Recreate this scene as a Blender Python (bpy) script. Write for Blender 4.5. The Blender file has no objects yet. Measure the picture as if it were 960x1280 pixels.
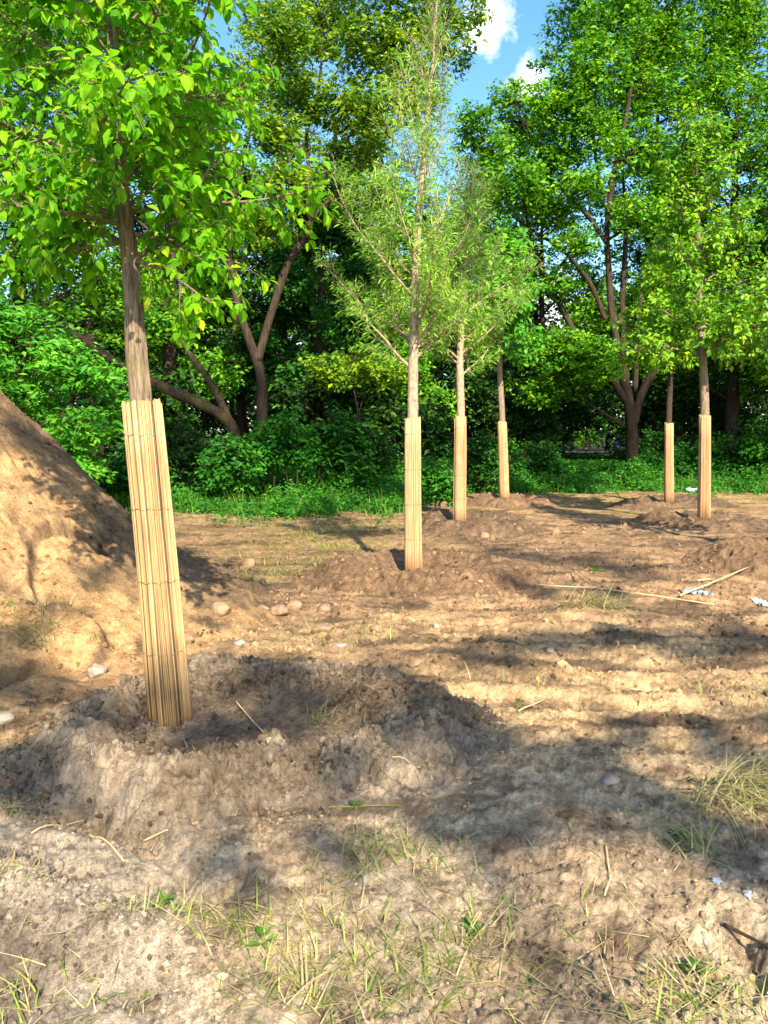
import bpy, math, random
import numpy as np
from mathutils import Vector

rng = np.random.default_rng(7)
random.seed(7)
scene = bpy.context.scene
COL = scene.collection
PI = math.pi

# ------------------------------------------------------------------ camera
F = 961.0
PITCH = math.atan(99 / F)
CAMZ = 1.6
cam = bpy.data.cameras.new('camera')
cam_o = bpy.data.objects.new('camera', cam)
COL.objects.link(cam_o)
cam.sensor_fit = 'VERTICAL'
cam.sensor_height = 36.0
cam.lens = 36.0 * F / 1280.0
cam.clip_start = 0.05
cam.clip_end = 3000
cam_o.location = (0, 0, CAMZ)
cam_o.rotation_euler = (PI / 2 - PITCH, 0, 0)
scene.camera = cam_o
CP, SP = math.cos(PITCH), math.sin(PITCH)


def ray(px, py):
    u, v = (px - 480) / F, (640 - py) / F
    return np.array([u, CP + v * SP, -SP + v * CP])


def gp(px, py, z=0.0):
    d = ray(px, py)
    return np.array([0, 0, CAMZ]) + d * ((z - CAMZ) / d[2])


def at(px, py, Y):
    d = ray(px, py)
    return np.array([0, 0, CAMZ]) + d * (Y / d[1])


# ------------------------------------------------------------------ sun
SAZ = math.radians(166)      # clockwise from +Y
SEL = math.radians(37)
S = np.array([math.sin(SAZ) * math.cos(SEL), math.cos(SAZ) * math.cos(SEL), math.sin(SEL)])

# ------------------------------------------------------------------ noise
_perm = np.random.default_rng(3).permutation(256)
_perm = np.concatenate([_perm, _perm, _perm])
_g = np.random.default_rng(4).uniform(0, 2 * PI, 256)
_gx, _gy = np.cos(_g), np.sin(_g)


def perlin(x, y):
    xi, yi = np.floor(x).astype(int), np.floor(y).astype(int)
    xf, yf = x - xi, y - yi
    xi &= 255
    yi &= 255
    u = xf * xf * xf * (xf * (xf * 6 - 15) + 10)
    v = yf * yf * yf * (yf * (yf * 6 - 15) + 10)

    def g(ix, iy, dx, dy):
        h = _perm[_perm[ix] + iy]
        return _gx[h] * dx + _gy[h] * dy
    a = g(xi, yi, xf, yf)
    b = g(xi + 1, yi, xf - 1, yf)
    c = g(xi, yi + 1, xf, yf - 1)
    d = g(xi + 1, yi + 1, xf - 1, yf - 1)
    return 1.5 * ((a + u * (b - a)) * (1 - v) + (c + u * (d - c)) * v)


def fbm(x, y, o=4, gain=0.5, s=0.0):
    t, a = 0, 1.0
    for k in range(o):
        t = t + a * perlin(x * 2 ** k + 17.3 * k + s, y * 2 ** k - 9.1 * k + 2 * s)
        a *= gain
    return t


def ss(a, b, x):
    t = np.clip((x - a) / (b - a), 0, 1)
    return t * t * (3 - 2 * t)


# ------------------------------------------------------------------ terrain
DIGS = []
for (a_, b_, w_, d_) in [((20, 960), (110, 1010), .13, -.16), ((110, 1010), (190, 1050), .10, -.13), ((225, 1100), (275, 1060), .028, -.05), ((265, 1130), (305, 1085), .028, -.05), ((195, 1095), (235, 1050), .025, -.04),
                         ((-40, 1080), (170, 1180), .12, .07), ((170, 1180), (330, 1275), .10, .04), ((955, 1230), (930, 1160), .04, -.06), ((395, 985), (392, 965), .035, -.09), ((335, 992), (337, 984), .02, -.05),
                         ((120, 1210), (190, 1245), .05, -.05), ((30, 1225), (100, 1240), .10, -.04), ((800, 862), (812, 861), .05, -.08), ((900, 1050), (960, 1080), .12, -.03)]:
    p_, q_ = gp(*a_), gp(*b_)
    DIGS.append((p_[0], p_[1], q_[0], q_[1], w_, d_))


def ground_h(x, y):
    r = np.hypot(x, y)
    near = 1 - ss(7, 22, r)
    h = 0.10 * fbm(x * 0.16, y * 0.16, 2, s=5) * ss(2, 9, r)
    h = h + (0.028 + 0.012 * near) * fbm(x * 0.9, y * 1.5, 3, s=1)
    # furrows that run across the picture on the right
    fur = ss(-0.3, 0.8, x) * ss(3.0, 4.2, y) * (1 - ss(9, 13, y))
    h = h + fur * 0.03 * fbm(x * 0.9 + 0.3 * y, y * 4.0, 3, s=9)
    # trampled crumbs
    b = fbm(x * 7, y * 7, 4, 0.65, s=2)
    h = h + near * 0.012 * (np.abs(b) * 1.6 - 0.5) + near * 0.006 * fbm(x * 28, y * 28, 3, 0.7, s=3)
    crumb = ss(.15, .6, fbm(x * 1.3, y * 1.6, 3, s=71))
    h = h + near * crumb * 0.010 * np.abs(fbm(x * 17, y * 17, 3, .65, s=72))
    # trench left of the near ring and finger grooves at its foot, low berm of grey spoil
    for (x0, y0, x1, y1, w_, d_) in DIGS:
        ux, uy = x1 - x0, y1 - y0
        t = np.clip(((x - x0) * ux + (y - y0) * uy) / (ux * ux + uy * uy), 0, 1)
        q = np.hypot(x - x0 - t * ux, y - y0 - t * uy) + .03 * perlin(x * 9, y * 9)
        h = h + d_ * np.exp(-(q / w_) ** 2)
    # foot and tool marks
    m = perlin(x * 3.1 + 40, y * 4.2 + 11)
    h = h - near * 0.045 * ss(0.42, 0.72, m) * (0.6 + 0.4 * perlin(x * 14, y * 14))
    return h


class Mound:
    def __init__(s, cx, cy, rx, ry, h, seed, floor=0.3, rug=1.0, o0=.68, o1=1.04):
        s.o0, s.o1 = o0, o1
        s.cx, s.cy, s.rx, s.ry, s.h, s.seed, s.floor, s.rug = cx, cy, rx, ry, h, seed, floor, rug

    def rr(s, x, y):
        dx, dy = (x - s.cx) / s.rx, (y - s.cy) / s.ry
        a = np.arctan2(dy, dx)
        w = 1 + 0.09 * np.sin(2 * a + s.seed) + 0.06 * np.sin(3 * a + 2.1 * s.seed) \
            + 0.05 * fbm(x * 2.2, y * 2.2, 3, s=s.seed)
        return np.hypot(dx, dy) / w

    def __call__(s, x, y):
        r = s.rr(x, y)
        a = np.arctan2(y - s.cy, x - s.cx)
        rim = s.h * (1 + 0.07 * np.sin(a * 2 + s.seed * 1.7) + 0.09 * fbm(x * 2.6, y * 2.6, 3, s=s.seed + 3))
        inner = s.floor * s.h + (rim - s.floor * s.h) * ss(0.36, 0.66, r)
        out = 1 - ss(s.o0, s.o1, r)
        z = inner * out
        band = ss(0.3, 0.55, r) * (1 - ss(0.95, 1.08, r))
        z = z + s.rug * band * (0.045 * np.abs(fbm(x * 5, y * 5, 5, 0.65, s=s.seed)) - 0.012)
        # crumbling lumps on the outer face
        face = ss(0.6, 0.72, r) * (1 - ss(0.98, 1.1, r))
        z = z + s.rug * face * 0.022 * np.abs(fbm(x * 9, y * 9, 4, .55, s=s.seed + 9))
        hole = ss(0.42, 0.6, perlin(x * 6.2 + s.seed * 5, y * 6.2)) * band
        z = z - s.rug * 0.085 * hole
        return z - 0.07 * ss(1.04, 1.2, r)


class Pile:
    cx, cy, R = -4.35, 6.75, 3.15
    P = np.array([[0, 2.5], [0.7, 2.2], [1.15, 1.68], [1.5, 1.22], [1.95, 0.78], [2.45, 0.42], [2.85, 0.18], [3.3, 0.0], [3.7, -0.08]])

    def rr(s, x, y):
        a = np.arctan2(y - s.cy, x - s.cx)
        w = 1 + 0.05 * np.sin(3 * a + 1) + 0.05 * fbm(x * 0.8, y * 0.8, 3, s=8)
        return np.hypot(x - s.cx, (y - s.cy)) / w

    def __call__(s, x, y):
        r = s.rr(x, y)
        z = np.interp(r, s.P[:, 0], s.P[:, 1])
        k = 1 - ss(2.9, 3.3, r)
        a = np.arctan2(y - s.cy, x - s.cx)
        # slip scarps and runnels down the slope
        z = z + k * 0.06 * fbm(x * .8, y * .8, 2, s=21)
        z = z + k * 0.03 * np.abs(fbm(a * 5, r * 1.4, 3, s=23)) - k * 0.012 + k * .014 * fbm(x * 3, y * 3, 4, .6, s=24)
        sc = fbm(x * 0.7 + 3, y * 0.7, 2, s=30)
        z = z - k * 0.10 * ss(-0.02, 0.03, sc - 0.22) * ss(0.6, 0.2, sc)
        z = z + k * 0.016 * np.abs(fbm(x * 6, y * 6, 4, 0.65, s=25))
        hole = ss(0.5, 0.75, perlin(x * 2.3 + 9, y * 2.3 + 4))
        return z - k * 0.10 * hole


T1, T2, T3, T4 = gp(212, 886, .10), gp(517, 708, .10), gp(575, 653, .12), gp(631, 626, .10)
R1, R2 = gp(880, 648, .10), gp(836, 625, .10)
R0 = np.array([5.15, 9.15, 0.08])
MS = dict(
    T1=Mound(-0.72, 4.0, 1.14, 1.10, 0.15, 1.0, 0.34, 1.25, .72, 1.0),
    T2=Mound(T2[0] + .12, T2[1] + .02, 1.25, 1.15, 0.19, 2.3, 0.4),
    T3=Mound(T3[0] + .22, T3[1] + .02, 1.12, 1.15, 0.175, 3.9, 0.45),
    T4=Mound(T4[0] + .2, T4[1], 1.12, 1.1, 0.18, 5.2, 0.45),
    R1=Mound(R1[0] + .12, R1[1] + .05, 1.3, 1.2, 0.14, 6.1, 0.4),
    R2=Mound(R2[0] + .05, R2[1] + .05, 1.25, 1.15, 0.14, 7.7, 0.4),
    R0=Mound(R0[0] - .05, R0[1], 1.2, 1.2, 0.22, 8.4, 0.4))
PILE = Pile()


def height(x, y):
    x, y = np.asarray(x, float), np.asarray(y, float)
    g = ground_h(x, y)
    t = g.copy() if hasattr(g, 'copy') else g
    for m in list(MS.values()) + [PILE]:
        t = np.maximum(t, g + m(x, y))
    return t


def hz(x, y):
    return float(height(np.array([x]), np.array([y]))[0])


def onground(px, py):
    p = gp(px, py, 0.0)
    for _ in range(12):
        z = hz(p[0], p[1])
        q = gp(px, py, z)
        p = p * 0.5 + q * 0.5
    p[2] = hz(p[0], p[1])
    return p


# ------------------------------------------------------------------ mesh helpers
def obj(name, V, Fs, mat, parent=None, smooth=True, col=None):
    """V (n,3) array, Fs list of (m,k) int arrays -> one mesh object."""
    me = bpy.data.meshes.new(name)
    V = np.asarray(V, np.float32)
    me.vertices.add(len(V))
    me.vertices.foreach_set('co', V.ravel())
    Fs = [np.asarray(f, np.int32) for f in Fs if len(f)]
    nl = sum(f.size for f in Fs)
    npoly = sum(len(f) for f in Fs)
    me.loops.add(nl)
    me.loops.foreach_set('vertex_index', np.concatenate([f.ravel() for f in Fs]))
    me.polygons.add(npoly)
    tot = np.concatenate([np.full(len(f), f.shape[1], np.int32) for f in Fs])
    st = np.concatenate([[0], np.cumsum(tot)[:-1]]).astype(np.int32)
    me.polygons.foreach_set('loop_start', st)
    me.polygons.foreach_set('loop_total', tot)
    me.polygons.foreach_set('use_smooth', np.full(npoly, smooth, bool))
    me.update(calc_edges=True)
    if col is not None:
        a = me.color_attributes.new('soil', 'FLOAT_COLOR', 'POINT')
        c = np.ones((len(V), 4), np.float32)
        c[:, :3] = col
        a.data.foreach_set('color', c.ravel())
    me.materials.append(mat)
    o = bpy.data.objects.new(name, me)
    COL.objects.link(o)
    if parent is not None:
        o.parent = parent
    return o


class MB:
    def __init__(s):
        s.V, s.F, s.n = [], {}, 0

    def add(s, V, F):
        V = np.asarray(V, float)
        if not len(V):
            return
        s.V.append(V)
        for f in (F if isinstance(F, list) else [F]):
            f = np.asarray(f, int)
            if len(f):
                s.F.setdefault(f.shape[1], []).append(f + s.n)
        s.n += len(V)

    def build(s, name, mat, parent=None, smooth=True):
        return obj(name, np.concatenate(s.V), [np.concatenate(v) for v in s.F.values()], mat, parent, smooth)


def empty(name, loc):
    o = bpy.data.objects.new(name, None)
    o.empty_display_size = 0.2
    COL.objects.link(o)
    o.location = loc
    return o


def tag(o, label=None, cat=None, group=None, kind=None):
    if label:
        o['label'] = label
    if cat:
        o['category'] = cat
    if group:
        o['group'] = group
    if kind:
        o['kind'] = kind
    return o


def unit(v):
    v = np.asarray(v, float)
    return v / np.maximum(np.linalg.norm(v, axis=-1, keepdims=True), 1e-9)


def spline(P, n):
    """Catmull-Rom through P (k,d) -> n samples"""
    P = np.asarray(P, float)
    if len(P) == 2:
        t = np.linspace(0, 1, n)[:, None]
        return P[0] * (1 - t) + P[1] * t
    Q = np.vstack([2 * P[0] - P[1], P, 2 * P[-1] - P[-2]])
    L = np.concatenate([[0], np.cumsum(np.linalg.norm(np.diff(P[:, :3], axis=0), axis=1))])
    tt = np.interp(np.linspace(0, L[-1], n), L, np.arange(len(P)))
    i = np.minimum(tt.astype(int), len(P) - 2)
    f = (tt - i)[:, None]
    a, b, c, d = Q[i], Q[i + 1], Q[i + 2], Q[i + 3]
    return 0.5 * ((2 * b) + (-a + c) * f + (2 * a - 5 * b + 4 * c - d) * f ** 2 + (-a + 3 * b - 3 * c + d) * f ** 3)


def tube(C, R, ns=8, rough=0.0, seed=0.0, cap=False):
    C = np.asarray(C, float)
    n = len(C)
    R = np.broadcast_to(np.asarray(R, float), (n,))
    T = unit(np.gradient(C, axis=0))
    ref = np.array([0.31, 0.95, 0.05]) if abs(T[0][2]) > 0.5 else np.array([0, 0, 1.0])
    A = unit(np.cross(T, ref))
    B = np.cross(T, A)
    th = np.arange(ns) * 2 * PI / ns
    rad = R[:, None] * np.ones(ns)
    if rough:
        L = np.cumsum(np.concatenate([[0], np.linalg.norm(np.diff(C, axis=0), axis=1)]))
        nx = np.cos(th)[None] * 1.7 + 9 + seed
        ny = np.sin(th)[None] * 1.7 + L[:, None] * 2.0
        k = np.abs(fbm(nx * 1.6, ny * 0.8 + seed, 3, 0.6)) - 0.25 + 0.5 * perlin(nx * .5, ny * .6 + 3)
        rad = rad * (1 + rough * k)
    V = C[:, None] + rad[..., None] * (np.cos(th)[None, :, None] * A[:, None] + np.sin(th)[None, :, None] * B[:, None])
    V = V.reshape(-1, 3)
    i, j = np.meshgrid(np.arange(n - 1), np.arange(ns), indexing='ij')
    j2 = (j + 1) % ns
    Fq = np.stack([i * ns + j, i * ns + j2, (i + 1) * ns + j2, (i + 1) * ns + j], -1).reshape(-1, 4)
    Fl = [Fq]
    if cap:
        V = np.vstack([V, C[0], C[-1]])
        k = np.arange(ns)
        k2 = (k + 1) % ns
        Fl.append(np.vstack([np.stack([k2, k, np.full(ns, n * ns)], -1),
                             np.stack([(n - 1) * ns + k, (n - 1) * ns + k2, np.full(ns, n * ns + 1)], -1)]))
    return V, Fl


def leaves(P, D, N, L, W, kind='ovate'):
    """leaf blades at P along D with normal N, length L, width W"""
    n = len(P)
    if n == 0:
        return np.zeros((0, 3)), [np.zeros((0, 4), int)]
    D = unit(D)
    B = unit(np.cross(D, N))
    N = np.cross(B, D)
    L = np.broadcast_to(L, (n,))[:, None]
    W = np.broadcast_to(W, (n,))[:, None]
    if kind == 'ovate':
        # folded along the midrib, a little drooping towards the tip
        pts = [P, P + D * L * .5 - N * L * .02, P + D * L - N * L * .16,
               P + D * L * .28 + B * W * .46 + N * W * .13, P + D * L * .66 + B * W * .40 + N * W * .06,
               P + D * L * .28 - B * W * .46 + N * W * .13, P + D * L * .66 - B * W * .40 + N * W * .06]
        V = np.stack(pts, 1).reshape(-1, 3)
        k = np.arange(n)[:, None] * 7
        Fq = np.vstack([k + [[0, 3, 4, 1]], k + [[0, 1, 6, 5]]])
        Ft = np.vstack([k + [[1, 4, 2]], k + [[1, 2, 6]]])
        return V, [Fq, Ft]
    # simple diamond, bent across
    pts = [P, P + D * L * .45 + B * W * .5 + N * W * .12, P + D * L - N * L * .1, P + D * L * .45 - B * W * .5 + N * W * .12]
    V = np.stack(pts, 1).reshape(-1, 3)
    k = np.arange(n)[:, None] * 4
    return V, [np.vstack([k + [[0, 1, 2]], k + [[0, 2, 3]]])]


def blades(P, az, lean, L, W, curl, ns=3):
    """grass blades: strips that start leaning and curl over"""
    n = len(P)
    h = np.stack([np.cos(az), np.sin(az), 0 * az], 1)
    b = np.stack([-np.sin(az), np.cos(az), 0 * az], 1)
    V = []
    c = P.copy()
    for k in range(ns + 1):
        w = (W * (1 - 0.85 * (k / ns)))[:, None] * 0.5
        V += [c - b * w, c + b * w]
        e = lean - curl * (k / ns)
        c = c + (L / ns)[:, None] * (np.cos(e)[:, None] * h + np.sin(e)[:, None] * np.array([0, 0, 1.0]))
    V = np.stack(V, 1).reshape(-1, 3)
    k = np.arange(n)[:, None] * (2 * (ns + 1))
    Fq = np.vstack([k + [[2 * q, 2 * q + 1, 2 * q + 3, 2 * q + 2]] for q in range(ns)])
    return V, [Fq]


# ------------------------------------------------------------------ materials
def mat(name):
    m = bpy.data.materials.new(name)
    m.use_nodes = True
    nt = m.node_tree
    nt.nodes.clear()
    out = nt.nodes.new('ShaderNodeOutputMaterial')
    return m, nt, out


def N(nt, t, **kw):
    n = nt.nodes.new(t)
    for k, v in kw.items():
        if k.startswith('i_'):
            n.inputs[k[2:].replace('_', ' ')].default_value = v
        else:
            setattr(n, k, v)
    return n


def ramp(nt, stops):
    r = nt.nodes.new('ShaderNodeValToRGB')
    e = r.color_ramp.elements
    while len(e) < len(stops):
        e.new(0.5)
    for q, (p, c) in zip(e, stops):
        q.position = p
        q.color = (*c, 1)
    return r


def leaf_mat(name, stops, trans=0.4, tcol=(1.25, 1.15, 0.6), rough=0.5, spec=0.25):
    m, nt, out = mat(name)
    geo = N(nt, 'ShaderNodeNewGeometry')
    r = ramp(nt, stops)
    nt.links.new(geo.outputs['Random Per Island'], r.inputs[0])
    tc = N(nt, 'ShaderNodeTexCoord')
    nz = N(nt, 'ShaderNodeTexNoise', i_Scale=1.1, i_Detail=3.0)
    nt.links.new(tc.outputs['Object'], nz.inputs['Vector'])
    rz = ramp(nt, [(.36, (.62, .74, .75)), (.5, (.95, .97, .95)), (.64, (1.35, 1.16, 1.05))])
    nt.links.new(nz.outputs[0], rz.inputs[0])
    r0 = r
    mz = N(nt, 'ShaderNodeMix', data_type='RGBA', blend_type='MULTIPLY')
    mz.inputs[0].default_value = 1
    nt.links.new(r0.outputs[0], mz.inputs[6])
    nt.links.new(rz.outputs[0], mz.inputs[7])
    base_c = mz.outputs[2]
    p = N(nt, 'ShaderNodeBsdfPrincipled', i_Roughness=rough)
    p.inputs['Specular IOR Level'].default_value = spec
    nt.links.new(base_c, p.inputs['Base Color'])
    mul = N(nt, 'ShaderNodeMix', data_type='RGBA', blend_type='MULTIPLY')
    mul.inputs[0].default_value = 1
    nt.links.new(base_c, mul.inputs[6])
    mul.inputs[7].default_value = (*tcol, 1)
    t = N(nt, 'ShaderNodeBsdfTranslucent')
    nt.links.new(mul.outputs[2], t.inputs['Color'])
    mx = N(nt, 'ShaderNodeMixShader')
    mx.inputs[0].default_value = trans
    nt.links.new(p.outputs[0], mx.inputs[1])
    nt.links.new(t.outputs[0], mx.inputs[2])
    nt.links.new(mx.outputs[0], out.inputs[0])
    return m


def bark_mat(name, dark, light, scale=6.0, stretch=0.18, bump=0.5, moss=None):
    m, nt, out = mat(name)
    tc = N(nt, 'ShaderNodeTexCoord')
    mp = N(nt, 'ShaderNodeMapping')
    mp.inputs['Scale'].default_value = (scale, scale, scale * stretch)
    nt.links.new(tc.outputs['Object'], mp.inputs[0])
    n1 = N(nt, 'ShaderNodeTexNoise', i_Scale=2.5, i_Detail=8.0, i_Roughness=0.7)
    nt.links.new(mp.outputs[0], n1.inputs['Vector'])
    r = ramp(nt, [(0.32, dark), (0.5, tuple(.5 * (a + b) for a, b in zip(dark, light))), (0.68, light)])
    nt.links.new(n1.outputs[0], r.inputs[0])
    p = N(nt, 'ShaderNodeBsdfPrincipled', i_Roughness=0.9)
    p.inputs['Specular IOR Level'].default_value = 0.15
    colr = r.outputs[0]
    if moss:
        n2 = N(nt, 'ShaderNodeTexNoise', i_Scale=3.0, i_Detail=5.0)
        nt.links.new(tc.outputs['Object'], n2.inputs['Vector'])
        r2 = ramp(nt, [(0.5, (0, 0, 0)), (0.66, (.8, .8, .8))])
        nt.links.new(n2.outputs[0], r2.inputs[0])
        mx = N(nt, 'ShaderNodeMix', data_type='RGBA')
        nt.links.new(r2.outputs[0], mx.inputs[0])
        nt.links.new(colr, mx.inputs[6])
        mx.inputs[7].default_value = (*moss, 1)
        colr = mx.outputs[2]
    nt.links.new(colr, p.inputs['Base Color'])
    b = N(nt, 'ShaderNodeBump', i_Strength=bump, i_Distance=0.03)
    nt.links.new(n1.outputs[0], b.inputs['Height'])
    nt.links.new(b.outputs[0], p.inputs['Normal'])
    nt.links.new(p.outputs[0], out.inputs[0])
    return m


def plain(name, c1, c2, scale=20.0, rough=0.8, bump=0.2, spec=0.2, dist=0.01):
    m, nt, out = mat(name)
    tc = N(nt, 'ShaderNodeTexCoord')
    n1 = N(nt, 'ShaderNodeTexNoise', i_Scale=scale, i_Detail=6.0, i_Roughness=0.65)
    nt.links.new(tc.outputs['Object'], n1.inputs['Vector'])
    r = ramp(nt, [(0.35, c1), (0.65, c2)])
    nt.links.new(n1.outputs[0], r.inputs[0])
    p = N(nt, 'ShaderNodeBsdfPrincipled', i_Roughness=rough)
    p.inputs['Specular IOR Level'].default_value = spec
    nt.links.new(r.outputs[0], p.inputs['Base Color'])
    b = N(nt, 'ShaderNodeBump', i_Strength=bump, i_Distance=dist)
    nt.links.new(n1.outputs[0], b.inputs['Height'])
    nt.links.new(b.outputs[0], p.inputs['Normal'])
    nt.links.new(p.outputs[0], out.inputs[0])
    return m


def island_mat(name, stops, rough=0.7, fibre=None, spec=0.2, trans=0.0):
    m, nt, out = mat(name)
    geo = N(nt, 'ShaderNodeNewGeometry')
    r = ramp(nt, stops)
    nt.links.new(geo.outputs['Random Per Island'], r.inputs[0])
    p = N(nt, 'ShaderNodeBsdfPrincipled', i_Roughness=rough)
    p.inputs['Specular IOR Level'].default_value = spec
    c = r.outputs[0]
    if fibre:
        tc = N(nt, 'ShaderNodeTexCoord')
        mp = N(nt, 'ShaderNodeMapping')
        mp.inputs['Scale'].default_value = fibre
        nt.links.new(tc.outputs['Object'], mp.inputs[0])
        n1 = N(nt, 'ShaderNodeTexNoise', i_Scale=1.0, i_Detail=5.0, i_Roughness=0.6)
        nt.links.new(mp.outputs[0], n1.inputs['Vector'])
        r2 = ramp(nt, [(0.3, (.62, .58, .52)), (0.5, (.95, .95, .95)), (0.7, (1.1, 1.1, 1.1))])
        nt.links.new(n1.outputs[0], r2.inputs[0])
        mx = N(nt, 'ShaderNodeMix', data_type='RGBA', blend_type='MULTIPLY')
        mx.inputs[0].default_value = 1
        nt.links.new(c, mx.inputs[6])
        nt.links.new(r2.outputs[0], mx.inputs[7])
        c = mx.outputs[2]
        b = N(nt, 'ShaderNodeBump', i_Strength=0.3, i_Distance=0.004)
        nt.links.new(n1.outputs[0], b.inputs['Height'])
        nt.links.new(b.outputs[0], p.inputs['Normal'])
    nt.links.new(c, p.inputs['Base Color'])
    if trans:
        t = N(nt, 'ShaderNodeBsdfTranslucent')
        nt.links.new(c, t.inputs['Color'])
        mx = N(nt, 'ShaderNodeMixShader')
        mx.inputs[0].default_value = trans
        nt.links.new(p.outputs[0], mx.inputs[1])
        nt.links.new(t.outputs[0], mx.inputs[2])
        nt.links.new(mx.outputs[0], out.inputs[0])
    else:
        nt.links.new(p.outputs[0], out.inputs[0])
    return m


def soil_mat():
    m, nt, out = mat('sandy_soil')
    at_ = N(nt, 'ShaderNodeAttribute', attribute_name='soil')
    tc = N(nt, 'ShaderNodeTexCoord')
    na = N(nt, 'ShaderNodeTexNoise', i_Scale=55.0, i_Detail=6.0, i_Roughness=0.75)
    nb = N(nt, 'ShaderNodeTexNoise', i_Scale=320.0, i_Detail=3.0, i_Roughness=0.7)
    for q in (na, nb):
        nt.links.new(tc.outputs['Object'], q.inputs['Vector'])
    ra = ramp(nt, [(0.3, (.5, .48, .46)), (0.47, (.95, .95, .95)), (0.7, (1.35, 1.35, 1.3))])
    rb = ramp(nt, [(0.34, (.5, .49, .48)), (0.5, (1, 1, 1)), (0.68, (1.35, 1.35, 1.35))])
    nt.links.new(na.outputs[0], ra.inputs[0])
    nt.links.new(nb.outputs[0], rb.inputs[0])
    nc = N(nt, 'ShaderNodeTexNoise', i_Scale=7.0, i_Detail=9.0, i_Roughness=0.78)
    nt.links.new(tc.outputs['Object'], nc.inputs['Vector'])
    rc = ramp(nt, [(0.36, (.55, .52, .49)), (0.48, (.97, .96, .95)), (0.62, (1.18, 1.18, 1.18))])
    nt.links.new(nc.outputs[0], rc.inputs[0])
    m0 = N(nt, 'ShaderNodeMix', data_type='RGBA', blend_type='MULTIPLY')
    m0.inputs[0].default_value = 1
    nt.links.new(at_.outputs['Color'], m0.inputs[6])
    nt.links.new(rc.outputs[0], m0.inputs[7])
    m1 = N(nt, 'ShaderNodeMix', data_type='RGBA', blend_type='MULTIPLY')
    m2 = N(nt, 'ShaderNodeMix', data_type='RGBA', blend_type='MULTIPLY')
    m1.inputs[0].default_value = m2.inputs[0].default_value = 1
    nt.links.new(m0.outputs[2], m1.inputs[6])
    nt.links.new(ra.outputs[0], m1.inputs[7])
    nt.links.new(m1.outputs[2], m2.inputs[6])
    nt.links.new(rb.outputs[0], m2.inputs[7])
    p = N(nt, 'ShaderNodeBsdfPrincipled', i_Roughness=0.95)
    p.inputs['Specular IOR Level'].default_value = 0.1
    nt.links.new(m2.outputs[2], p.inputs['Base Color'])
    b1 = N(nt, 'ShaderNodeBump', i_Strength=0.9, i_Distance=0.02)
    b2 = N(nt, 'ShaderNodeBump', i_Strength=0.8, i_Distance=0.005)
    nt.links.new(na.outputs[0], b1.inputs['Height'])
    nt.links.new(nb.outputs[0], b2.inputs['Height'])
    b0 = N(nt, 'ShaderNodeBump', i_Strength=0.6, i_Distance=0.05)
    nt.links.new(nc.outputs[0], b0.inputs['Height'])
    nt.links.new(b0.outputs[0], b1.inputs['Normal'])
    nt.links.new(b1.outputs[0], b2.inputs['Normal'])
    nt.links.new(b2.outputs[0], p.inputs['Normal'])
    nt.links.new(p.outputs[0], out.inputs[0])
    return m


M = {}
M['soil'] = soil_mat()
M['lime'] = leaf_mat('lime_leaf', [(0, (.07, .25, .006)), (.45, (.13, .39, .008)), (.88, (.22, .49, .010)), (1, (.42, .54, .03))], .58, (1.1, 1.15, .5), .55, .15)
M['willow'] = leaf_mat('willow_leaf', [(0, (.12, .30, .025)), (.5, (.22, .45, .04)), (1, (.38, .57, .09))], .42, (1.1, 1.1, .7))
M['fresh'] = leaf_mat('fresh_leaf', [(0, (.04, .22, .012)), (.5, (.08, .33, .018)), (1, (.17, .42, .025))], .42)
M['round'] = leaf_mat('round_leaf', [(0, (.06, .22, .008)), (.5, (.13, .34, .012)), (1, (.25, .44, .018))], .42)
M['maple'] = leaf_mat('maple_leaf', [(0, (.032, .16, .007)), (.5, (.085, .28, .009)), (1, (.24, .46, .012))], .42)
M['ash'] = leaf_mat('ash_leaf', [(0, (.055, .16, .008)), (.5, (.12, .26, .010)), (.9, (.23, .37, .014)), (1, (.33, .38, .02))], .42)
M['weed'] = leaf_mat('weed_leaf', [(0, (.04, .12, .012)), (.5, (.09, .20, .02)), (1, (.20, .28, .05))], .35)
M['dark'] = leaf_mat('dark_leaf', [(0, (.006, .03, .005)), (.5, (.014, .062, .007)), (1, (.06, .17, .012))], .36)  # understory shade put into the leaf colour, less so in the shrub leaves below
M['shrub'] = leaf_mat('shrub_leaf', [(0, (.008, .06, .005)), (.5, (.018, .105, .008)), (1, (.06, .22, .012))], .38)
M['nettle'] = leaf_mat('nettle_leaf', [(0, (.012, .11, .006)), (.5, (.028, .17, .010)), (1, (.08, .28, .014))], .38)
M['bark'] = bark_mat('young_bark', (.05, .036, .025), (.42, .315, .215), 24, .11, 1.0, moss=(.24, .20, .09))
M['bark_pale'] = bark_mat('pale_bark', (.16, .115, .08), (.46, .34, .23), 12, .5, .5)
M['bark_dark'] = bark_mat('dark_bark', (.016, .012, .009), (.075, .052, .035), 6, .2, .8)
M['bark_mid'] = bark_mat('brown_bark', (.012, .009, .006), (.068, .048, .031), 6, .18, .8)  # brown darkened so the crown's shade on stems and limbs sits in the colour
M['log'] = bark_mat('log_bark', (.016, .012, .008), (.095, .068, .038), 5, .6, .8, moss=(.09, .08, .018))
M['reed'] = island_mat('dry_reed', [(0, (.09, .058, .03)), (.16, (.18, .115, .055)), (.32, (.31, .195, .085)), (.7, (.40, .26, .115)), (1, (.50, .34, .17))], .55, (60, 60, 3.5), .3)
M['reed_pale'] = island_mat('pale_reed', [(0, (.31, .18, .085)), (.3, (.43, .255, .12)), (1, (.54, .33, .17))], .6, (60, 60, 3.5), .25)
M['wire'] = plain('tie_wire', (.12, .09, .05), (.2, .15, .08), 40, .6)
M['stone'] = plain('field_stone', (.18, .15, .12), (.30, .26, .21), 14, .8, .4)
M['stone_warm'] = plain('sandy_stone', (.17, .105, .062), (.32, .21, .125), 14, .85, .5)
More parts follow.
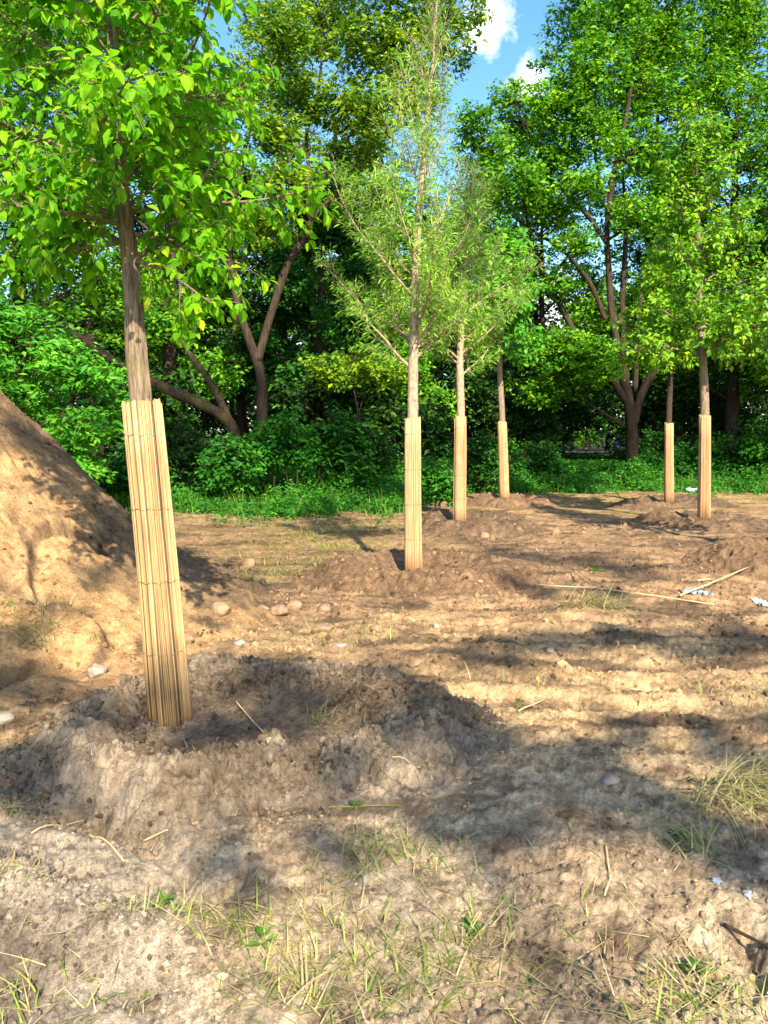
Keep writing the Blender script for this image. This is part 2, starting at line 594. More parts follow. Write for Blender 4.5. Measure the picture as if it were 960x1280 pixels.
M['stone_pale'] = plain('pale_stone', (.20, .165, .125), (.30, .255, .195), 18, .8, .3)
M['clod'] = island_mat('soil_clod', [(0, (.06, .043, .028)), (.6, (.17, .122, .076)), (1, (.32, .235, .145))], .95, None, .1)
M['straw'] = island_mat('straw', [(0, (.22, .17, .07)), (.5, (.40, .31, .14)), (1, (.56, .47, .25))], .7, None, .25, .2)
M['grass'] = island_mat('grass_blade', [(0, (.12, .20, .03)), (.5, (.22, .30, .04)), (.8, (.34, .37, .08)), (1, (.46, .40, .17))], .6, None, .25, .3)
M['grass_cut'] = island_mat('cut_grass', [(0, (.16, .18, .05)), (.5, (.32, .30, .11)), (1, (.50, .44, .22))], .6, None, .25, .3)
M['edge_grass'] = island_mat('edge_grass', [(0, (.03, .12, .01)), (.5, (.07, .21, .015)), (.9, (.16, .29, .03)), (1, (.36, .32, .12))], .6, None, .25, .35)
M['cane'] = plain('cane', (.42, .30, .14), (.6, .45, .24), 30, .6, .2)
M['plastic'] = plain('pale_plastic', (.20, .25, .29), (.33, .38, .42), 12, .3, .1, .5)
M['plastic_white'] = plain('white_plastic', (.36, .36, .34), (.48, .48, .46), 12, .4, .1, .4)
M['plastic_blue'] = plain('blue_plastic', (.25, .5, .62), (.55, .72, .8), 12, .3, .1, .5)
M['path'] = plain('grey_path', (.20, .21, .22), (.30, .31, .32), 3, .9, .2)
M['cloth_black'] = plain('black_cloth', (.012, .012, .015), (.025, .025, .028), 20, .85, .2)
M['skin'] = plain('skin', (.42, .26, .19), (.50, .32, .24), 10, .6, .05)
M['hair'] = plain('dark_hair', (.015, .010, .008), (.03, .02, .015), 40, .6, .3)
M['purple'] = plain('purple_fabric', (.10, .03, .30), (.15, .05, .40), 10, .7, .1)
M['rubber'] = plain('rubber', (.02, .02, .02), (.04, .04, .04), 20, .7, .1)
M['metal'] = plain('grey_metal', (.3, .3, .3), (.4, .4, .4), 20, .4, .05, .5)


# ------------------------------------------------------------------ terrain meshes
C_SAND = np.array([.55, .375, .195])
C_PALE = np.array([.60, .470, .31])
C_BROWN = np.array([.235, .152, .088])
C_DARK = np.array([.088, .062, .04])
C_GREY = np.array([.30, .255, .20])
C_RED = np.array([.365, .222, .122])
C_FOREST = np.array([.055, .05, .025])
C_GRASS = np.array([.16, .16, .05])


def mix(a, b, t):
    return a + (b - a) * np.clip(t, 0, 1)[:, None]


def soil_colour(x, y, where='ground'):
    n = len(x)
    c = np.tile(C_SAND, (n, 1))
    n1 = fbm(x * .9, y * .9, 4, .55, s=41)
    n2 = fbm(x * 3.2, y * 4.2, 4, .6, s=43)
    n3 = fbm(x * 12, y * 12, 3, .6, s=47)
    n4 = fbm(x * 30, y * 30, 2, .6, s=49)
    if where == 'pile':
        c = mix(c, C_SAND * np.array([.90, .80, .70]), np.ones(n))
        c = mix(c, C_BROWN, ss(-.05, .5, n1) * .6)
        c = mix(c, C_SAND * .95, ss(.15, .6, n2) * .4)
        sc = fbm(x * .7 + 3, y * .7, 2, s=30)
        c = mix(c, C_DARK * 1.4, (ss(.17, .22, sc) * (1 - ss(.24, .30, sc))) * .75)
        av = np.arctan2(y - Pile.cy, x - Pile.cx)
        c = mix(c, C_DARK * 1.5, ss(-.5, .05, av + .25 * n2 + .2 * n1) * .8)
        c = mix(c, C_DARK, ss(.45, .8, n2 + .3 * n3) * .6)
    elif where == 'ground':
        c = mix(c, C_PALE, (1 - ss(2.6, 4.2, y)) * .8)
        c = mix(c, C_RED, ss(4.4, 7.5, y) * .75)
        c = mix(c, C_BROWN * .8, ss(7.2, 8.8, y) * (1 - ss(13, 16, y)) * .42)  # darker band: half shade of the middle ground put into moist brown soil
        c = mix(c, C_BROWN, ss(-.02, .5, n1) * (.4 + .35 * ss(2.9, 4, y)))
        streak = fbm(x * .8 + .2 * y, y * 3.0, 4, .6, s=53)
        c = mix(c, C_DARK * 1.15, ss(.12, .6, streak) * .8 * ss(2.4, 3.6, y + .3 * n1))
        c = mix(c, C_DARK * 1.2, ss(.25, .65, n2 + .3 * n3) * .65)
        # grey spoil in the lower left corner
        g = ss(-.42, -.85, x + .42 * (y - 2.4) * 1 + .12 * n2) * (1 - ss(2.9, 3.7, y))
        c = mix(c, np.array([.36, .31, .245]), g * .8)
        gd = ss(-.75, -1.2, x + .1 * n2) * (1 - ss(2.2, 2.55, y + .12 * n2))
        c = mix(c, C_DARK * 1.2, gd * .7)
        # worn turf between the rows
        tf = np.exp(-((x + 1.1) / 1.6) ** 2 - ((y - 12.2) / 2.6) ** 2) + ss(13.5, 15.5, y + 1.2 * n1) * .7
        c = mix(c, C_GRASS * np.array([1.35, 1.1, .9]), tf * ss(-.25, .35, n2) * .9)
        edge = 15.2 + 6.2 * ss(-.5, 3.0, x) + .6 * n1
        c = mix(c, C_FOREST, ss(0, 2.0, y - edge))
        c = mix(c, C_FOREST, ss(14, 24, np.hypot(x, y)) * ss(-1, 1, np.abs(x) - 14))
    else:
        c = mix(np.tile(C_BROWN * np.array([.62, .62, .68]), (n, 1)), C_SAND * .7, ss(.1, .7, n2) * .35)
        c = mix(c, C_DARK * 1.2, ss(-.1, .5, n1) * .6)
        if where == 'near':
            c = mix(np.tile(C_GREY * np.array([.84, .80, .74]), (n, 1)), C_PALE * .88, ss(-.2, .5, n2) * .5)
            c = mix(c, C_DARK * 1.3, ss(.05, .5, n2 * .6 + n1 * .6 + .3 * n3) * .7)
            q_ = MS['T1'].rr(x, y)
            c = mix(c, C_DARK * 1.5, (1 - ss(.5, .68, q_ + .1 * n2)) * .65)  # darker inside the ring: the hollow's shade partly put into the soil colour
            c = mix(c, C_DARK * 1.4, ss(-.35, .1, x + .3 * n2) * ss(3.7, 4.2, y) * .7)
        elif where == 'red':
            c = mix(c, C_RED * .6, np.full(n, .45))
    c = c * (1 + .26 * n3 + .22 * n4)[:, None]
    return np.clip(c, .02, .68)


def grid_faces(nr, nc, wrap=False):
    i, j = np.meshgrid(np.arange(nr - 1), np.arange(nc if wrap else nc - 1), indexing='ij')
    j2 = (j + 1) % nc
    return np.stack([i * nc + j, i * nc + j2, (i + 1) * nc + j2, (i + 1) * nc + j], -1).reshape(-1, 4)


# the ground: one polar sheet, finest in the view
ang = np.concatenate([np.linspace(-36, 36, 620), np.linspace(36.5, 323.5, 150)])
ang = np.radians(90 - ang)
rad = np.concatenate([np.linspace(.02, 1.5, 14), 1.55 * 1.0068 ** np.arange(1, 460), 36 * 1.12 ** np.arange(0, 34)])
rad = rad[np.concatenate([[True], np.diff(rad) > 0])]
AA, RR = np.meshgrid(ang, rad)
gx, gy = (RR * np.cos(AA)).ravel(), (RR * np.sin(AA)).ravel()
gz = ground_h(gx, gy)
for m_ in MS.values():
    gz = gz - .05 * (1 - ss(.8, .98, m_.rr(gx, gy)))
gz = gz - .08 * (1 - ss(2.6, 3.1, PILE.rr(gx, gy)))
gz = np.where(RR.ravel() > 60, gz * 0.5, gz)
g_o = obj('ground', np.stack([gx, gy, gz], 1), [grid_faces(len(rad), len(ang), True)], M['soil'], col=soil_colour(gx, gy))
tag(g_o, 'bare trampled sandy soil of the planting clearing', 'ground', kind='structure')


def patch(name, fn, cx, cy, R, step, where, label, cat, group=None):
    nr = int(R * 1.22 / step)
    na = int(2 * PI * R * .8 / step)
    a = np.linspace(0, 2 * PI, na, endpoint=False)
    r = np.linspace(0.004, R * 1.22, nr)
    A_, R_ = np.meshgrid(a, r)
    x, y = cx + (R_ * np.cos(A_)).ravel(), cy + (R_ * np.sin(A_)).ravel()
    z = ground_h(x, y) + fn(x, y)
    o = obj(name, np.stack([x, y, z], 1), [grid_faces(nr, na, True)], M['soil'], col=soil_colour(x, y, where))
    tag(o, label, cat, group)
    return o


ml = dict(
    T1=(.0085, 'near', 'large grey soil ring with a crumbling front rim around the nearest tree'),
    T2=(.02, 'red', 'soil ring around the reed wrapped tree in the middle of the clearing'),
    T3=(.03, 'mound', 'dark soil ring around the second of the two feathery willows'),
    T4=(.035, 'red', 'reddish soil ring around the farthest tree of the left row'),
    R1=(.03, 'mound', 'smooth brown soil ring around the big bright green tree on the right'),
    R2=(.035, 'mound', 'low dark soil ring around the slim farthest tree of the right row'),
    R0=(.02, 'red', 'soil mound cut off by the right edge of the view'))
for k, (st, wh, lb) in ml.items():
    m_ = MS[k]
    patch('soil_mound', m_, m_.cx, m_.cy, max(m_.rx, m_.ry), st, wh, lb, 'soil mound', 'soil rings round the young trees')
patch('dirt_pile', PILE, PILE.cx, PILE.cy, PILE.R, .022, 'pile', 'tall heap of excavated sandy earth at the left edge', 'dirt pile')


# ------------------------------------------------------------------ trees
def rand_perp(T, n):
    v = rng.normal(size=(n, 3))
    v -= (v * T).sum(1)[:, None] * T
    return unit(v)


def sprig_leaves(mb, path, nl, L, W, kind, droop, fwd=.35, spread=0.0):
    """leaves alternating along a twig path (array)"""
    k = len(path)
    t = rng.uniform(.12, 1, nl)
    i = np.minimum((t * (k - 1)).astype(int), k - 2)
    f = (t * (k - 1) - i)[:, None]
    P = path[i] * (1 - f) + path[i + 1] * f
    T = unit(path[i + 1] - path[i])
    side = rand_perp(T, nl)
    if spread:
        P = P + side * rng.uniform(0, spread, nl)[:, None]
    D = unit(T * fwd + side * .8 + np.array([0, 0, -1.0]) * droop * rng.uniform(.4, 1.3, nl)[:, None])
    Nn = unit(np.array([0, 0, 1.0]) * .8 + rng.normal(size=(nl, 3)) * .5 + S * .7)
    s = rng.uniform(.5, 1.3, nl)
    mb.add(*leaves(P, D, Nn, L * s, W * s, kind))


def reed_wrap(parent, axis, r0, r1, h, ncane, rc, m, seed):
    """a mat of reed canes round the trunk: axis(t) gives the centre at height t*h"""
    r = np.random.default_rng(int(seed * 10))
    mb = MB()
    for layer in range(1):
        for k in range(ncane):
            a = k * 2 * PI / ncane + r.normal(0, .012)
            top = h * (1 + r.normal(0, .0028)) - (.025 * r.random() if r.random() < .12 else 0) + .009 * math.sin(a + seed)
            n = 7
            tt = np.linspace(0, 1, n)
            tw = .05 * math.sin(seed) * tt + r.normal(0, .010) * np.sin(tt * 5 + r.uniform(0, 6))
            rr = (r0 + (r1 - r0) * tt) * (1 + .05 * np.sin(2 * (a + tw) + seed) + .02 * np.sin(tt * 7 + seed) + r.normal(0, .022))
            C = np.stack([axis(q * top / h) for q in tt]) + np.stack([np.cos(a + tw) * rr, np.sin(a + tw) * rr, 0 * tt], 1)
            C[0, 2] -= r.uniform(0, .015)
            mb.add(*tube(C, rc * r.uniform(.8, 1.2) * np.linspace(1, .92, n), 6, cap=True))
    # overlap flap: a second run of canes over the seam
    a0 = -1.2 + seed
    for k in range(int(ncane * .2)):
        a = a0 + k * 2 * PI / ncane * 1.02
        top = h * (.985 + r.normal(0, .008))
        tt = np.linspace(0, 1, 6)
        rr = (r0 + (r1 - r0) * tt) * (1 + .05 * np.sin(2 * a + seed)) + rc * 1.9
        C = np.stack([axis(q * top / h) for q in tt]) + np.stack([np.cos(a) * rr, np.sin(a) * rr, 0 * tt], 1)
        mb.add(*tube(C, rc * r.uniform(.85, 1.2), 6, cap=True))
    w = mb.build('reed_wrap', m, parent)
    # core so that no gap shows light through
    for q in (.035, .24, .46, .68, .90):
        a = np.linspace(0, 2 * PI, 40)
        rr = (r0 + (r1 - r0) * q) * (1 + .05 * np.sin(2 * a + seed)) + rc * 1.15
        c = axis(q)
        C = np.stack([c[0] + np.cos(a) * rr, c[1] + np.sin(a) * rr, c[2] + .006 * np.sin(a * 9 + q * 20)], 1)
        obj('tie_wire', *tube(C, .0016, 4), M['wire'], w)
    return w


def young_tree(base, label, group, trunk, rad_, bark, wrap, limbs, leaf, top=None, ns=14, rough=.12, name='young_tree', knots=0):
    """trunk: list of world points; limbs: (t, azimuth, elevation, length, curl)"""
    root = empty(name, base)
    tag(root, label, 'tree', group)
    off = np.asarray(base, float)
    n = leaf.get('seg', 60)
    C = spline(np.asarray(trunk) - off, n)
    zt = np.linspace(0, 1, n)
    Rr = np.interp(zt, np.linspace(0, 1, len(rad_)), rad_)
    tr, cr = MB(), MB()
    tr.add(*tube(C, Rr, ns, rough, seed=base[0]))
    L, W, kind, droop = leaf['L'], leaf['W'], leaf['kind'], leaf['droop']
    for (t, az, el, ln, curl) in limbs:
        i = min(int(t * (n - 1)), n - 2)
        p, r0 = C[i], Rr[i] * leaf.get('limb_r', .42)
        pts = [p]
        e, a = el, az
        q = p.copy()
        for k in range(5):
            q = q + ln / 5 * np.array([math.cos(a) * math.cos(e), math.sin(a) * math.cos(e), math.sin(e)])
            pts.append(q.copy())
            e = min(e + curl / 5 + rng.normal(0, .10), 1.45)
            a += rng.normal(0, .16)
        B = spline(pts, 14)
        tr.add(*tube(B, r0 * np.linspace(1, .12, 14) + .0015, 6))
        nsb = max(3, int(leaf['subs'] * ln))
        for s in np.linspace(leaf.get('s0', .2), 1, nsb) + rng.normal(0, .02, nsb):
            s = min(max(s, .1), 1)
            i = min(int(s * 13), 12)
            bp = B[i]
            T = unit(B[i + 1] - B[i])
            d = unit(T * leaf.get('along', .7) + rand_perp(T[None], 1)[0] * .8 + np.array([0, 0, leaf.get('lift', .1)]))
            tl = leaf['tw'] * rng.uniform(.55, 1.25) * (1.15 - .5 * s)
            tp = [bp]
            q = bp.copy()
            for k in range(3):
                q = q + d * tl / 3
                tp.append(q.copy())
                d = unit(d + np.array([0, 0, leaf.get('bend', -.15)]) + rng.normal(0, .12, 3))
            tp = np.array(tp)
            tr.add(*tube(tp, np.linspace(.0042, .0012, 4) * leaf.get('twr', 1), 4))
            sprig_leaves(cr, tp, max(3, int(leaf['n'] * tl / leaf['tw'] * (1 - leaf.get('thin', 0) * max(0, t - .4) / .6))), L, W, kind, droop, leaf.get('fwd', .35), leaf.get('spread', 0))
    tr.build('trunk', bark, root)
    cr.build('crown', leaf['mat'], root, smooth=False)
    if wrap:
        h, r0, r1, nc, rc, m, sd = wrap
        CC = C.copy()

        def axis(q):
            z = q * h
            return np.array([np.interp(z, CC[:, 2] - CC[0, 2], CC[:, 0]), np.interp(z, CC[:, 2] - CC[0, 2], CC[:, 1]), z - .01 + CC[0, 2]])
        reed_wrap(root, axis, r0, r1, h, nc, rc, m, sd)
    return root


def fan(n, t0, t1, el0, el1, l0, l1, curl, seed, az0=0.0):
    r = np.random.default_rng(int(seed * 10))
    out = []
    for k in range(n):
        q = k / max(1, n - 1)
        out.append((t0 + (t1 - t0) * q + r.normal(0, .008), az0 + k * 2.39996 + r.normal(0, .25),
                    el0 + (el1 - el0) * q + r.normal(0, .08), (l0 + (l1 - l0) * q) * r.uniform(.8, 1.2), curl))
    return out


ROW_L = 'young trees of the left row'
ROW_R = 'young trees of the right row'

# --- nearest tree
b1 = T1.copy()
b1[2] = hz(b1[0], b1[1]) - .02
y1 = b1[1]
tp1 = [b1, at(194, 690, y1), at(175, 490, y1), at(168, 410, y1), at(163, 330, y1), at(152, 240, y1), at(146, 150, y1), at(141, 60, y1), at(136, -60, y1), at(132, -170, y1)]
lm1 = [(.565, -.35, .55, .80, .5), (.585, 2.6, .45, .85, .4), (.60, -1.2, .5, .75, .5), (.60, -.1, -.15, .62, -.3), (.57, -.5, -.2, .55, -.6),
       (.62, 3.4, .2, .9, .3), (.63, .7, .7, .95, .3), (.59, 3.0, -.1, .7, .1), (.61, -2.3, .0, .7, .1), (.655, -.8, .25, .85, .1)] + \
    fan(24, .62, .97, .15, .9, 1.12, .6, .4, 11, .4)
young_tree(b1, 'nearest young tree, bark rough and crown broad leaved, leaning left out of its reed wrap', ROW_L,
           tp1, [.078, .073, .062, .057, .052, .045, .037, .028, .018, .008], M['bark'],
           (1.76, .101, .088, 64, .0052, M['reed'], 1.3), lm1,
           dict(L=.062, W=.039, kind='ovate', droop=.7, subs=29, tw=.34, n=18, mat=M['lime'], along=.55, lift=.0, bend=-.2, limb_r=.3, spread=.02, seg=220),
           ns=44, rough=.26)

# --- second tree, feathery willow leaves
b2 = T2.copy()
b2[2] = hz(b2[0], b2[1]) - .02
y2 = b2[1]
tp2 = [b2, at(516, 610, y2), at(516, 512, y2), at(517, 430, y2), at(520, 330, y2), at(526, 240, y2), at(533, 160, y2), at(540, 90, y2), at(545, 20, y2), at(547, -40, y2)]
lm2 = [(.36, 3.0, .75, 1.15, .55), (.385, .3, .7, 1.0, .6), (.40, -.6, .9, .9, .5), (.40, 2.2, .8, 1.2, .5)] + fan(27, .40, .93, .5, 1.25, 1.5, .28, .5, 21)
wl = dict(L=.08, W=.0145, kind='d', droop=.3, subs=24, tw=.44, n=34, mat=M['willow'], along=.8, lift=.35, bend=.04, fwd=.65, s0=.15, limb_r=.3, twr=.7, spread=.03, thin=.9)
young_tree(b2, 'feathery narrow leaved young tree alone in the middle of the clearing', ROW_L, tp2,
           [.068, .066, .062, .058, .05, .04, .03, .022, .014, .006], M['bark_pale'], (1.77, .092, .078, 50, .0062, M['reed_pale'], 2.2), lm2, wl, rough=.1)

# --- third tree
b3 = T3.copy()
b3[2] = hz(b3[0], b3[1]) - .02
y3 = b3[1]
tp3 = [b3, at(576, 520, y3), at(575, 450, y3), at(578, 380, y3), at(585, 300, y3), at(592, 215, y3)]
lm3 = [(.44, .2, .7, 1.0, .5), (.46, 3.0, .8, .9, .5), (.48, .9, .6, 1.1, .6)] + fan(28, .46, .95, .55, 1.2, 1.55, .5, .5, 31, 1.0)
young_tree(b3, 'grey green feathery young tree just behind the middle one', ROW_L, tp3, [.075, .07, .062, .05, .03, .008], M['bark_pale'],
           (1.77, .095, .082, 44, .0075, M['reed_pale'], 3.1), lm3, dict(wl, subs=22, L=.095, W=.021), rough=.1)

# --- fourth tree
b4 = T4.copy()
b4[2] = hz(b4[0], b4[1]) - .02
y4 = b4[1]
tp4 = [b4, at(628, 527, y4), at(625, 450, y4), at(632, 380, y4), at(640, 300, y4)]
young_tree(b4, 'farthest young tree of the left row with rounded bright leaves', ROW_L, tp4, [.075, .07, .06, .04, .008], M['bark'],
           (1.76, .098, .085, 40, .0085, M['reed_pale'], 4.0), fan(26, .55, .97, .2, .9, 1.15, .5, .3, 41),
           dict(L=.13, W=.095, kind='d', droop=.6, subs=22, tw=.40, n=12, mat=M['fresh'], limb_r=.35, spread=.05), rough=.1)

# --- right row
fl = dict(L=.10, W=.062, kind='d', droop=.35, subs=22, tw=.42, n=18, mat=M['round'], along=.7, lift=.05, bend=-.03, limb_r=.34, spread=.05)
br = R1.copy()
br[2] = hz(br[0], br[1]) - .02
yr = br[1]
tpr = [br, at(881, 512, yr), at(878, 440, yr), at(876, 380, yr), at(873, 310, yr), at(872, 240, yr), at(870, 150, yr)]
young_tree(br, 'big bright green young tree with the widest crown, right of the slim one', ROW_R, tpr, [.085, .08, .072, .062, .045, .03, .008], M['bark'],
           (1.9, .108, .095, 46, .0075, M['reed_pale'], 5.1), [(.44, .3, .5, 1.1, .4), (.45, 2.9, .4, 1.2, .3), (.44, 3.6, .1, 1.2, .1), (.46, -.5, .2, 1.1, .2), (.45, 3.2, -.2, 1.3, .2), (.46, .2, -.1, 1.2, .2), (.45, -1.4, 0, 1.0, .2)] + fan(38, .44, .96, .18, 1.0, 1.5, .5, .35, 51), fl, rough=.1)
bs = R2.copy()
bs[2] = hz(bs[0], bs[1]) - .02
ys = bs[1]
tps = [bs, at(836, 523, ys), at(838, 465, ys), at(836, 400, ys), at(836, 330, ys)]
young_tree(bs, 'slim farthest young tree of the right row, dark thin trunk', ROW_R, tps, [.075, .07, .06, .04, .008], M['bark_dark'],
           (1.82, .094, .082, 40, .0085, M['reed_pale'], 6.0), fan(20, .58, .97, .25, .9, 1.2, .5, .3, 61), dict(fl, L=.12, W=.075), rough=.1)
bq = R0.copy()
bq[2] = hz(bq[0], bq[1]) - .02
tpq = [bq, bq + [0, 0, 1.8], bq + [-.02, 0, 2.6], bq + [-.04, 0, 3.6], bq + [-.05, 0, 5.0]]
young_tree(bq, 'young tree at the right edge, only its outer leaves showing', ROW_R, tpq, [.08, .075, .065, .045, .008], M['bark'],
           (1.8, .1, .088, 44, .007, M['reed_pale'], 7.0), fan(24, .5, .97, .25, .9, .85, .5, .3, 71), fl, rough=.1)


# --- wood edge trees: foliage in clumps on limbs
def clump_tree(name, label, cat, group, stems, clumps, leaf, bark, dens=1.0, twig=True, limb_r=.05, rough=.2, seed=0, ns=10, stem_k=1.0):
    """stems: list of (points, radii) in world space; clumps: (x,y,z,rx,ry,rz,n)"""
    r = np.random.default_rng(seed + 100)
    base = np.asarray(stems[0][0][0], float)
    root = empty(name, base)
    tag(root, label, cat, group)
    tr = MB()
    nodes, nrad = [], []
    for pts, rads in stems:
        k = max(10, int(len(pts) * 7))
        C = spline(np.asarray(pts, float) - base, k)
        R_ = np.interp(np.linspace(0, 1, k), np.linspace(0, 1, len(rads)), rads)
        R_ = R_ * stem_k
        tr.add(*tube(C, R_, ns, rough, seed=seed + len(nodes) * .1, cap=True))
        nodes.append(C)
        nrad.append(R_)
    nodes, nrad = np.vstack(nodes), np.concatenate(nrad)
    PP, DD, NN, LL = [], [], [], []
    for (cx, cy, cz, rx, ry, rz, n) in clumps:
        c = np.array([cx, cy, cz]) - base
        # limb from a stem node below the clump
        d = np.linalg.norm(nodes[:, :2] - c[:2], axis=1) * .9 + np.abs(nodes[:, 2] - (c[2] - .55 * np.linalg.norm(nodes[:, :2] - c[:2], axis=1)))
        i = int(np.argmin(d + (nodes[:, 2] < .8) * 3))
        a = nodes[i]
        mid = a * .5 + c * .5 + np.array([r.normal(0, .15), r.normal(0, .15), .15])
        B = spline([a, mid, c + np.array([0, 0, rz * .3])], 10)
        lr = min(nrad[i] * .7, limb_r) * np.linspace(1, .2, 10) + .004
        tr.add(*tube(B, lr, 6))
        n = int(n * dens)
        per = leaf.get('per', 14)
        nc = max(3, n // per)
        u = unit(r.normal(size=(nc, 3))) * (r.random(nc) ** (1 / 2.2))[:, None]
        cc = c + u * np.array([rx, ry, rz])
        if twig:
            for q in cc[r.random(nc) < leaf.get('twigs', .3)]:
                j = int(np.argmin(np.linalg.norm(B - q, axis=1)))
                j = max(2, min(j, 9) - 1)
                m2 = B[j] * .5 + q * .5 + r.normal(0, .06, 3)
                tr.add(*tube(np.array([B[j], m2, q]), np.array([.011, .007, .003]) * leaf.get('twr', 1), 4))
        rc = leaf.get('rc', .22)
        k = nc * per
        ci = np.repeat(cc, per, 0)
        hd = np.repeat(r.uniform(0, 2 * PI, nc), per) + r.normal(0, .9, k)
        off = unit(r.normal(size=(k, 3))) * (r.random(k) ** .5)[:, None] * np.array([rc, rc, rc * .55])
        PP.append(ci + off)
        DD.append(np.stack([np.cos(hd), np.sin(hd), r.uniform(-.9, .2, k)], 1))
        NN.append(unit(np.array([0, 0, .45]) + S * .55 + r.normal(size=(k, 3)) * .45))
        LL.append(leaf['L'] * r.uniform(.55, 1.4, k) * np.repeat(r.uniform(.8, 1.15, nc), per))
    tr.build('trunk' if cat == 'tree' else 'stem', bark, root)
    P, D, Nn, L = (np.concatenate(q) for q in (PP, DD, NN, LL))
    V, Fl = leaves(P, D, Nn, L, L * leaf['ar'], 'd')
    obj('crown' if cat == 'tree' else 'foliage', V, Fl, leaf['mat'], root, smooth=False)
    return root


def blob(px, py, Y, wpx, hpx, n, ry=None):
    p = at(px, py, Y)
    k = Y / F
    return (p[0], p[1], p[2], wpx * k, ry if ry else max(.6, .8 * wpx * k), hpx * k, n)


def auto_tree(x, y, h, cr, cb, seed, label, mt, bk, L=.12, n=16000, r0=.2, group='trees at the edge of the wood', nb=16, lean=0.0, per=14, gaps=.8):
    r = np.random.default_rng(int(seed * 10))
    z0 = hz(x, y) - .1
    lx = lean
    pts = [(x, y, z0), (x + .1 * lx + r.normal(0, .08), y, z0 + h * .25), (x + .4 * lx + r.normal(0, .15), y + r.normal(0, .1), z0 + h * .55), (x + lx, y + r.normal(0, .2), z0 + h * .95)]
    stems = [(pts, [r0, r0 * .75, r0 * .45, .02])]
    cl = []
    for k in range(nb):
        q = (k + .5) / nb
        zz = cb + (h - cb) * q
        w = cr * (math.sin(min(1, .25 + q * .9) * PI) ** .6 + .15)
        a = k * 2.4 + r.normal(0, .4)
        d = w * r.uniform(.35, .8)
        s = cr * r.uniform(.32, .5)
        cl.append((x + lx * q + math.cos(a) * d, y + math.sin(a) * d, z0 + zz, s, s, s * gaps, n / nb))
    return clump_tree('tree', label, 'tree', group, stems, cl, dict(L=L, ar=.6, mat=M[mt], rc=.30, per=per), M[bk], seed=seed, dens=1.9)


EDGE = 'trees at the edge of the wood'
# forked tree, left of centre
Y = 18.0
fk = [([at(330, 622, Y), at(328, 540, Y), at(327, 480, Y), at(319, 445, Y), at(303, 400, Y), at(291, 350, Y), at(287, 300, Y), at(296, 230, Y), at(312, 160, Y), at(325, 90, Y), at(330, 10, Y)], [.24, .2, .19, .16, .13, .12, .1, .08, .06, .04, .02]),
      ([at(322, 452, Y), at(338, 395, Y), at(360, 330, Y), at(384, 288, Y), at(397, 240, Y), at(415, 190, Y), at(428, 140, Y), at(462, 95, Y), at(482, 60, Y)], [.15, .14, .13, .115, .1, .085, .065, .04, .02]),
      ([at(384, 288, Y), at(388, 230, Y), at(383, 170, Y), at(398, 110, Y), at(405, 40, Y)], [.08, .07, .06, .05, .02]),
      ([at(291, 350, Y), at(318, 300, Y), at(345, 240, Y), at(352, 190, Y)], [.06, .05, .035, .015])]
cl = []
for (px, py, w, h, n) in [(455, 60, 48, 34, 1000), (500, 50, 50, 40, 1100), (400, 35, 50, 32, 1000), (350, 40, 42, 34, 900), (545, 30, 40, 36, 900), (420, 130, 45, 26, 800), (480, 130, 50, 28, 900), (372, 120, 36, 26, 560),
                         (340, 165, 34, 26, 520), (445, 190, 36, 22, 520), (360, 225, 40, 24, 600), (300, 110, 34, 36, 700), (520, 110, 36, 34, 700), (400, -30, 80, 40, 1800), (500, -40, 80, 40, 1800), (330, 280, 40, 26, 600), (440, 250, 40, 26, 600),
                         (575, 70, 16, 22, 160), (590, 20, 18, 26, 240)]:
    cl.append(blob(px, py, Y + random.uniform(-1.2, 1.6), w * 1.1, h * 1.1, n * 1.9))
clump_tree('tree', 'tall forked tree with two dark bare stems left of centre', 'tree', EDGE, fk, cl, dict(L=.125, ar=.55, mat=M['ash'], rc=.24, per=13), M['bark_mid'], seed=1, stem_k=.66)

# big spreading tree, right of centre
Y = 24.0
ok = [([at(790, 606, Y), at(790, 560, Y), at(787, 510, Y), at(776, 455, Y), at(766, 400, Y), at(761, 340, Y), at(759, 280, Y), at(768, 215, Y), at(782, 150, Y), at(795, 80, Y), at(812, 10, Y), at(822, -50, Y)], [.34, .3, .26, .2, .16, .14, .13, .12, .1, .08, .06, .03]),
      ([at(791, 530, Y), at(803, 490, Y), at(818, 462, Y), at(838, 420, Y), at(850, 370, Y)], [.22, .2, .17, .14, .1]),
      ([at(782, 500, Y), at(752, 455, Y), at(722, 420, Y), at(697, 375, Y), at(672, 325, Y), at(650, 277, Y), at(640, 240, Y)], [.2, .16, .15, .13, .11, .08, .03]),
      ([at(757, 400, Y), at(738, 355, Y), at(706, 315, Y), at(672, 292, Y), at(640, 270, Y)], [.12, .11, .09, .06, .03]),
      ([at(762, 310, Y), at(735, 270, Y), at(705, 240, Y), at(680, 215, Y), at(668, 180, Y)], [.11, .1, .08, .06, .03]),
      ([at(783, 480, Y + .5), at(778, 380, Y + .6), at(782, 300, Y + .7), at(778, 200, Y + .8)], [.16, .14, .11, .05]),
      ([at(794, 490, Y + .5), at(800, 380, Y + .7), at(815, 320, Y + .8), at(828, 260, Y + .9)], [.13, .11, .08, .04]),
      ([at(760, 270, Y), at(745, 200, Y), at(738, 130, Y), at(733, 60, Y)], [.09, .07, .05, .02])]
cl = []
